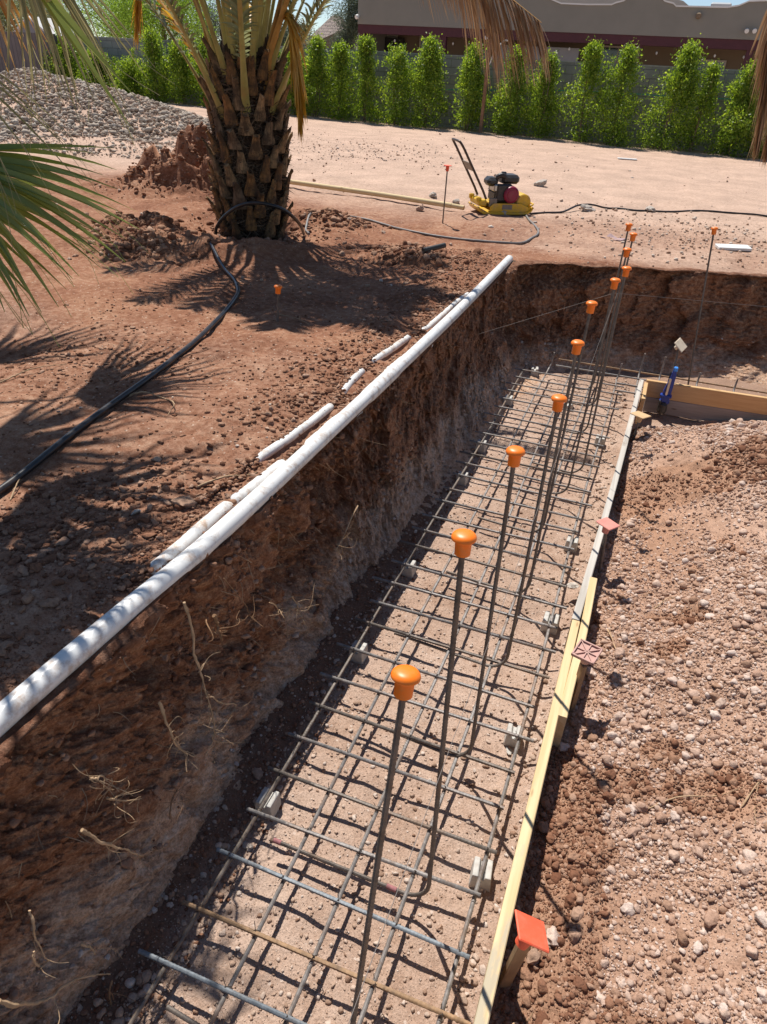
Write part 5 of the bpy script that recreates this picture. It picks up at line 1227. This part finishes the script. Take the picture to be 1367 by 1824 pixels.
# wall lamps
for u,v in((1245,28),):
    q=aty(u,v,HY-.05); mb=MB(); mb.lathe([(.03,0),(.09,.04),(.10,.16),(.03,.2)],(q[0]-HX,-.12,q[2]-.1),None,12); mb.build('wall_light',M['patio'],hs,True)
for u in(1331,1345):
    q=aty(u,54,HY-.1); mb=MB(); mb.lathe([(.04,-.06),(.08,0),(.075,.08),(.01,.09)],(q[0]-HX,-.12,q[2]),align((0,-1,-.3)),12); mb.build('flood_light',M['lamp_white'],hs,True)
q=aty(637,29,HY-.1); mb=MB(); mb.lathe([(.04,-.06),(.09,0),(.08,.1),(.01,.11)],(q[0]-HX+.02,-.12,q[2]),align((-.4,-1,-.3)),12); mb.build('flood_light',M['lamp_white'],hs,True)
# string of small patio bulbs
for k in range(14):
    u=650+k*52; q=aty(u,72+k*2.2,HY+.5); mb=MB(); mb.lathe([(.01,.07),(.035,.04),(.04,0),(.02,-.035),(.004,-.045)],(q[0]-HX,.6,2.42),None,10); mb.build('bulb',M['lamp_white'],hs,True)
# higher block of the same street behind it
hb=empty('upper_house',(aty(1150,5,44)[0],44,0),'lighter stucco block with a rooftop unit behind the grey brown house','house')
z1=aty(1150,-12,44)[2]
mb=MB(); w=aty(1255,0,44)[0]-aty(1070,0,44)[0]; mb.prism([(-w*1.2,0),(w*.75,0),(w*.62,z1-1.),(w*.36,z1-.25),(w*.1,z1),(-w*1.2,z1)],0,4); mb.build('wall',M['stucco2'],hb)
q=aty(1285,10,43); mb=MB(); mb.box((q[0]-hb.location.x,-1,q[2]-.15),(.9,.9,.5),None,.06); mb.box((q[0]-hb.location.x-.5,-1,q[2]-.22),(.4,.5,.35),None,.05); mb.build('rooftop_unit',M['trimwhite'],hb)
# ------------------------------------------------------------------ small houses at left
M['rooftile']=block_mat('tan_roof_tile',(.36,.28,.24),(.42,.33,.28),(.24,.19,.17),.35,.16,.5,.6,gap=.02)
M['whiteroof']=block_mat('pale_roof_sheets',(.62,.61,.60),(.68,.67,.66),(.5,.5,.5),.6,3.,0,.3)
M['greyhouse']=plain('blue_grey_house_wall',(.20,.21,.24),.9,0,.08,3,.1)
def gable(name,u0,u1,ve,vr,y,label,wall,roof,depth=6.,hip=False,run=2.2):
    a=aty(u0,ve,y);b=aty(u1,ve,y); zr=aty((u0+u1)/2,vr,y+run)[2]; ze=a[2]; w=b[0]-a[0]
    r=empty(name,(a[0],y,0),label,'house')
    mb=MB(); mb.box((w/2,depth/2,ze/2),(w-.5,depth-.5,ze)); mb.build('wall',M[wall],r)
    i=run if hip else 0.
    mb=MB(); V=[(0,0,ze),(w,0,ze),(w-i*.55,run,zr),(i*.55,run,zr),(0,run*2,ze),(w,run*2,ze),(0,0,ze-.12),(w,0,ze-.12),(w,run*2,ze-.12),(0,run*2,ze-.12)]
    mb.add(V,[(0,1,2,3),(3,2,5,4),(0,3,4),(1,5,2),(6,7,1,0),(7,8,5,1),(8,9,4,5),(9,6,0,4),(9,8,7,6)]); mb.build('roof',M[roof],r); return r
r=gable('tiled_house',532,612,84,26,45,'house with tan tiled hip roof beyond the hedge','patio','rooftile',hip=True)
q=aty(592,88,44); mb=MB(); mb.prism([(q[0]-r.location.x-.9,0),(q[0]-r.location.x+1.,0),(q[0]-r.location.x+1.,aty(605,58,44)[2]),(q[0]-r.location.x+.4,aty(598,55,44)[2]),(q[0]-r.location.x-.9,aty(570,72,44)[2])],-1.,-.1); mb.build('porch_gable',M['patio'],r)
# gable-end house with pale roof
a=aty(32,58,40);b=aty(88,58,40);t=aty(52,31,40); r=empty('gabled_house',(a[0],40,0),'small blue grey gabled house with pale roof beyond the fence','house')
w=b[0]-a[0]; zr=t[2]; ze=a[2]; pk=t[0]-a[0]
mb=MB(); mb.prism([(0.1,0),(w-.1,0),(w-.1,ze),(pk,zr-.1),(0.1,ze)],0.,.3); mb.build('gable_wall',M['greyhouse'],r)
c=aty(152,58,44.5); e=aty(148,33,43.0); dx=c[0]-b[0]
mb=MB(); mb.add([(pk,-.15,zr),(w+.15,-.15,ze-.12),(w+.15+dx*.95,4.6,ze-.12),(pk+dx*.95,4.6,zr),(pk,-.15,zr+.1),(w+.15,-.15,ze-.02),(w+.15+dx*.95,4.6,ze-.02),(pk+dx*.95,4.6,zr+.1)],[(0,1,2,3),(7,6,5,4),(0,4,5,1),(1,5,6,2),(2,6,7,3),(3,7,4,0)])
mb.add([(pk,-.15,zr),(-.3,-.15,ze-.12),(-.3+dx*.95,4.6,ze-.12),(pk+dx*.95,4.6,zr),(pk,-.15,zr+.1),(-.3,-.15,ze-.02),(-.3+dx*.95,4.6,ze-.02),(pk+dx*.95,4.6,zr+.1)],[(0,1,2,3),(7,6,5,4),(0,4,5,1),(1,5,6,2),(2,6,7,3),(3,7,4,0)])
mb.build('roof',M['whiteroof'],r)
mb=MB(); mb.prism([(w*.1,0),(w*.9+dx*.9,0),(w*.9+dx*.9,ze-.1),(w*.1,ze-.1)],.4,4.); mb.build('wall',M['greyhouse'],r)
# ------------------------------------------------------------------ light, sky, camera
SUN=np.array([-.385,.43,1.]); SUN/=np.linalg.norm(SUN)
el=math.asin(SUN[2]); az=math.atan2(SUN[0],SUN[1])
l=bpy.data.lights.new('sun','SUN'); l.energy=4.6; l.angle=R(.53); l.color=(1.,.955,.89)
lo=bpy.data.objects.new('sun',l); COL.objects.link(lo); lo.rotation_euler=Vector(SUN).to_track_quat('Z','Y').to_euler()
w=bpy.data.worlds.new('World'); SC.world=w; w.use_nodes=True; nt=w.node_tree
bg=nt.nodes['Background']; sk=nt.nodes.new('ShaderNodeTexSky'); sk.sky_type='NISHITA'; sk.sun_disc=False; sk.sun_elevation=el; sk.sun_rotation=az; sk.dust_density=.4; sk.ozone_density=1.0; sk.altitude=2500
nt.links.new(sk.outputs[0],bg.inputs[0]); bg.inputs[1].default_value=.08
cam=bpy.data.cameras.new('camera'); co=bpy.data.objects.new('camera',cam); COL.objects.link(co); SC.camera=co
cam.sensor_fit='HORIZONTAL'; cam.sensor_width=36; cam.lens=36*F/PW; cam.clip_start=.05; cam.clip_end=2000
m=Matrix(((RT[0],UP[0],-FW[0],0),(RT[1],UP[1],-FW[1],0),(RT[2],UP[2],-FW[2],CAMZ),(0,0,0,1))); co.matrix_world=m
SC.view_settings.view_transform='Standard'; SC.view_settings.look='None'; SC.view_settings.exposure=.42; SC.view_settings.gamma=1
SC.view_settings.use_curve_mapping=False
SC.cycles.max_bounces=6; SC.cycles.diffuse_bounces=3; SC.cycles.glossy_bounces=2; SC.cycles.transmission_bounces=3; SC.cycles.transparent_max_bounces=4
SC.cycles.use_denoising=True; SC.cycles.caustics_reflective=False; SC.cycles.caustics_refractive=False
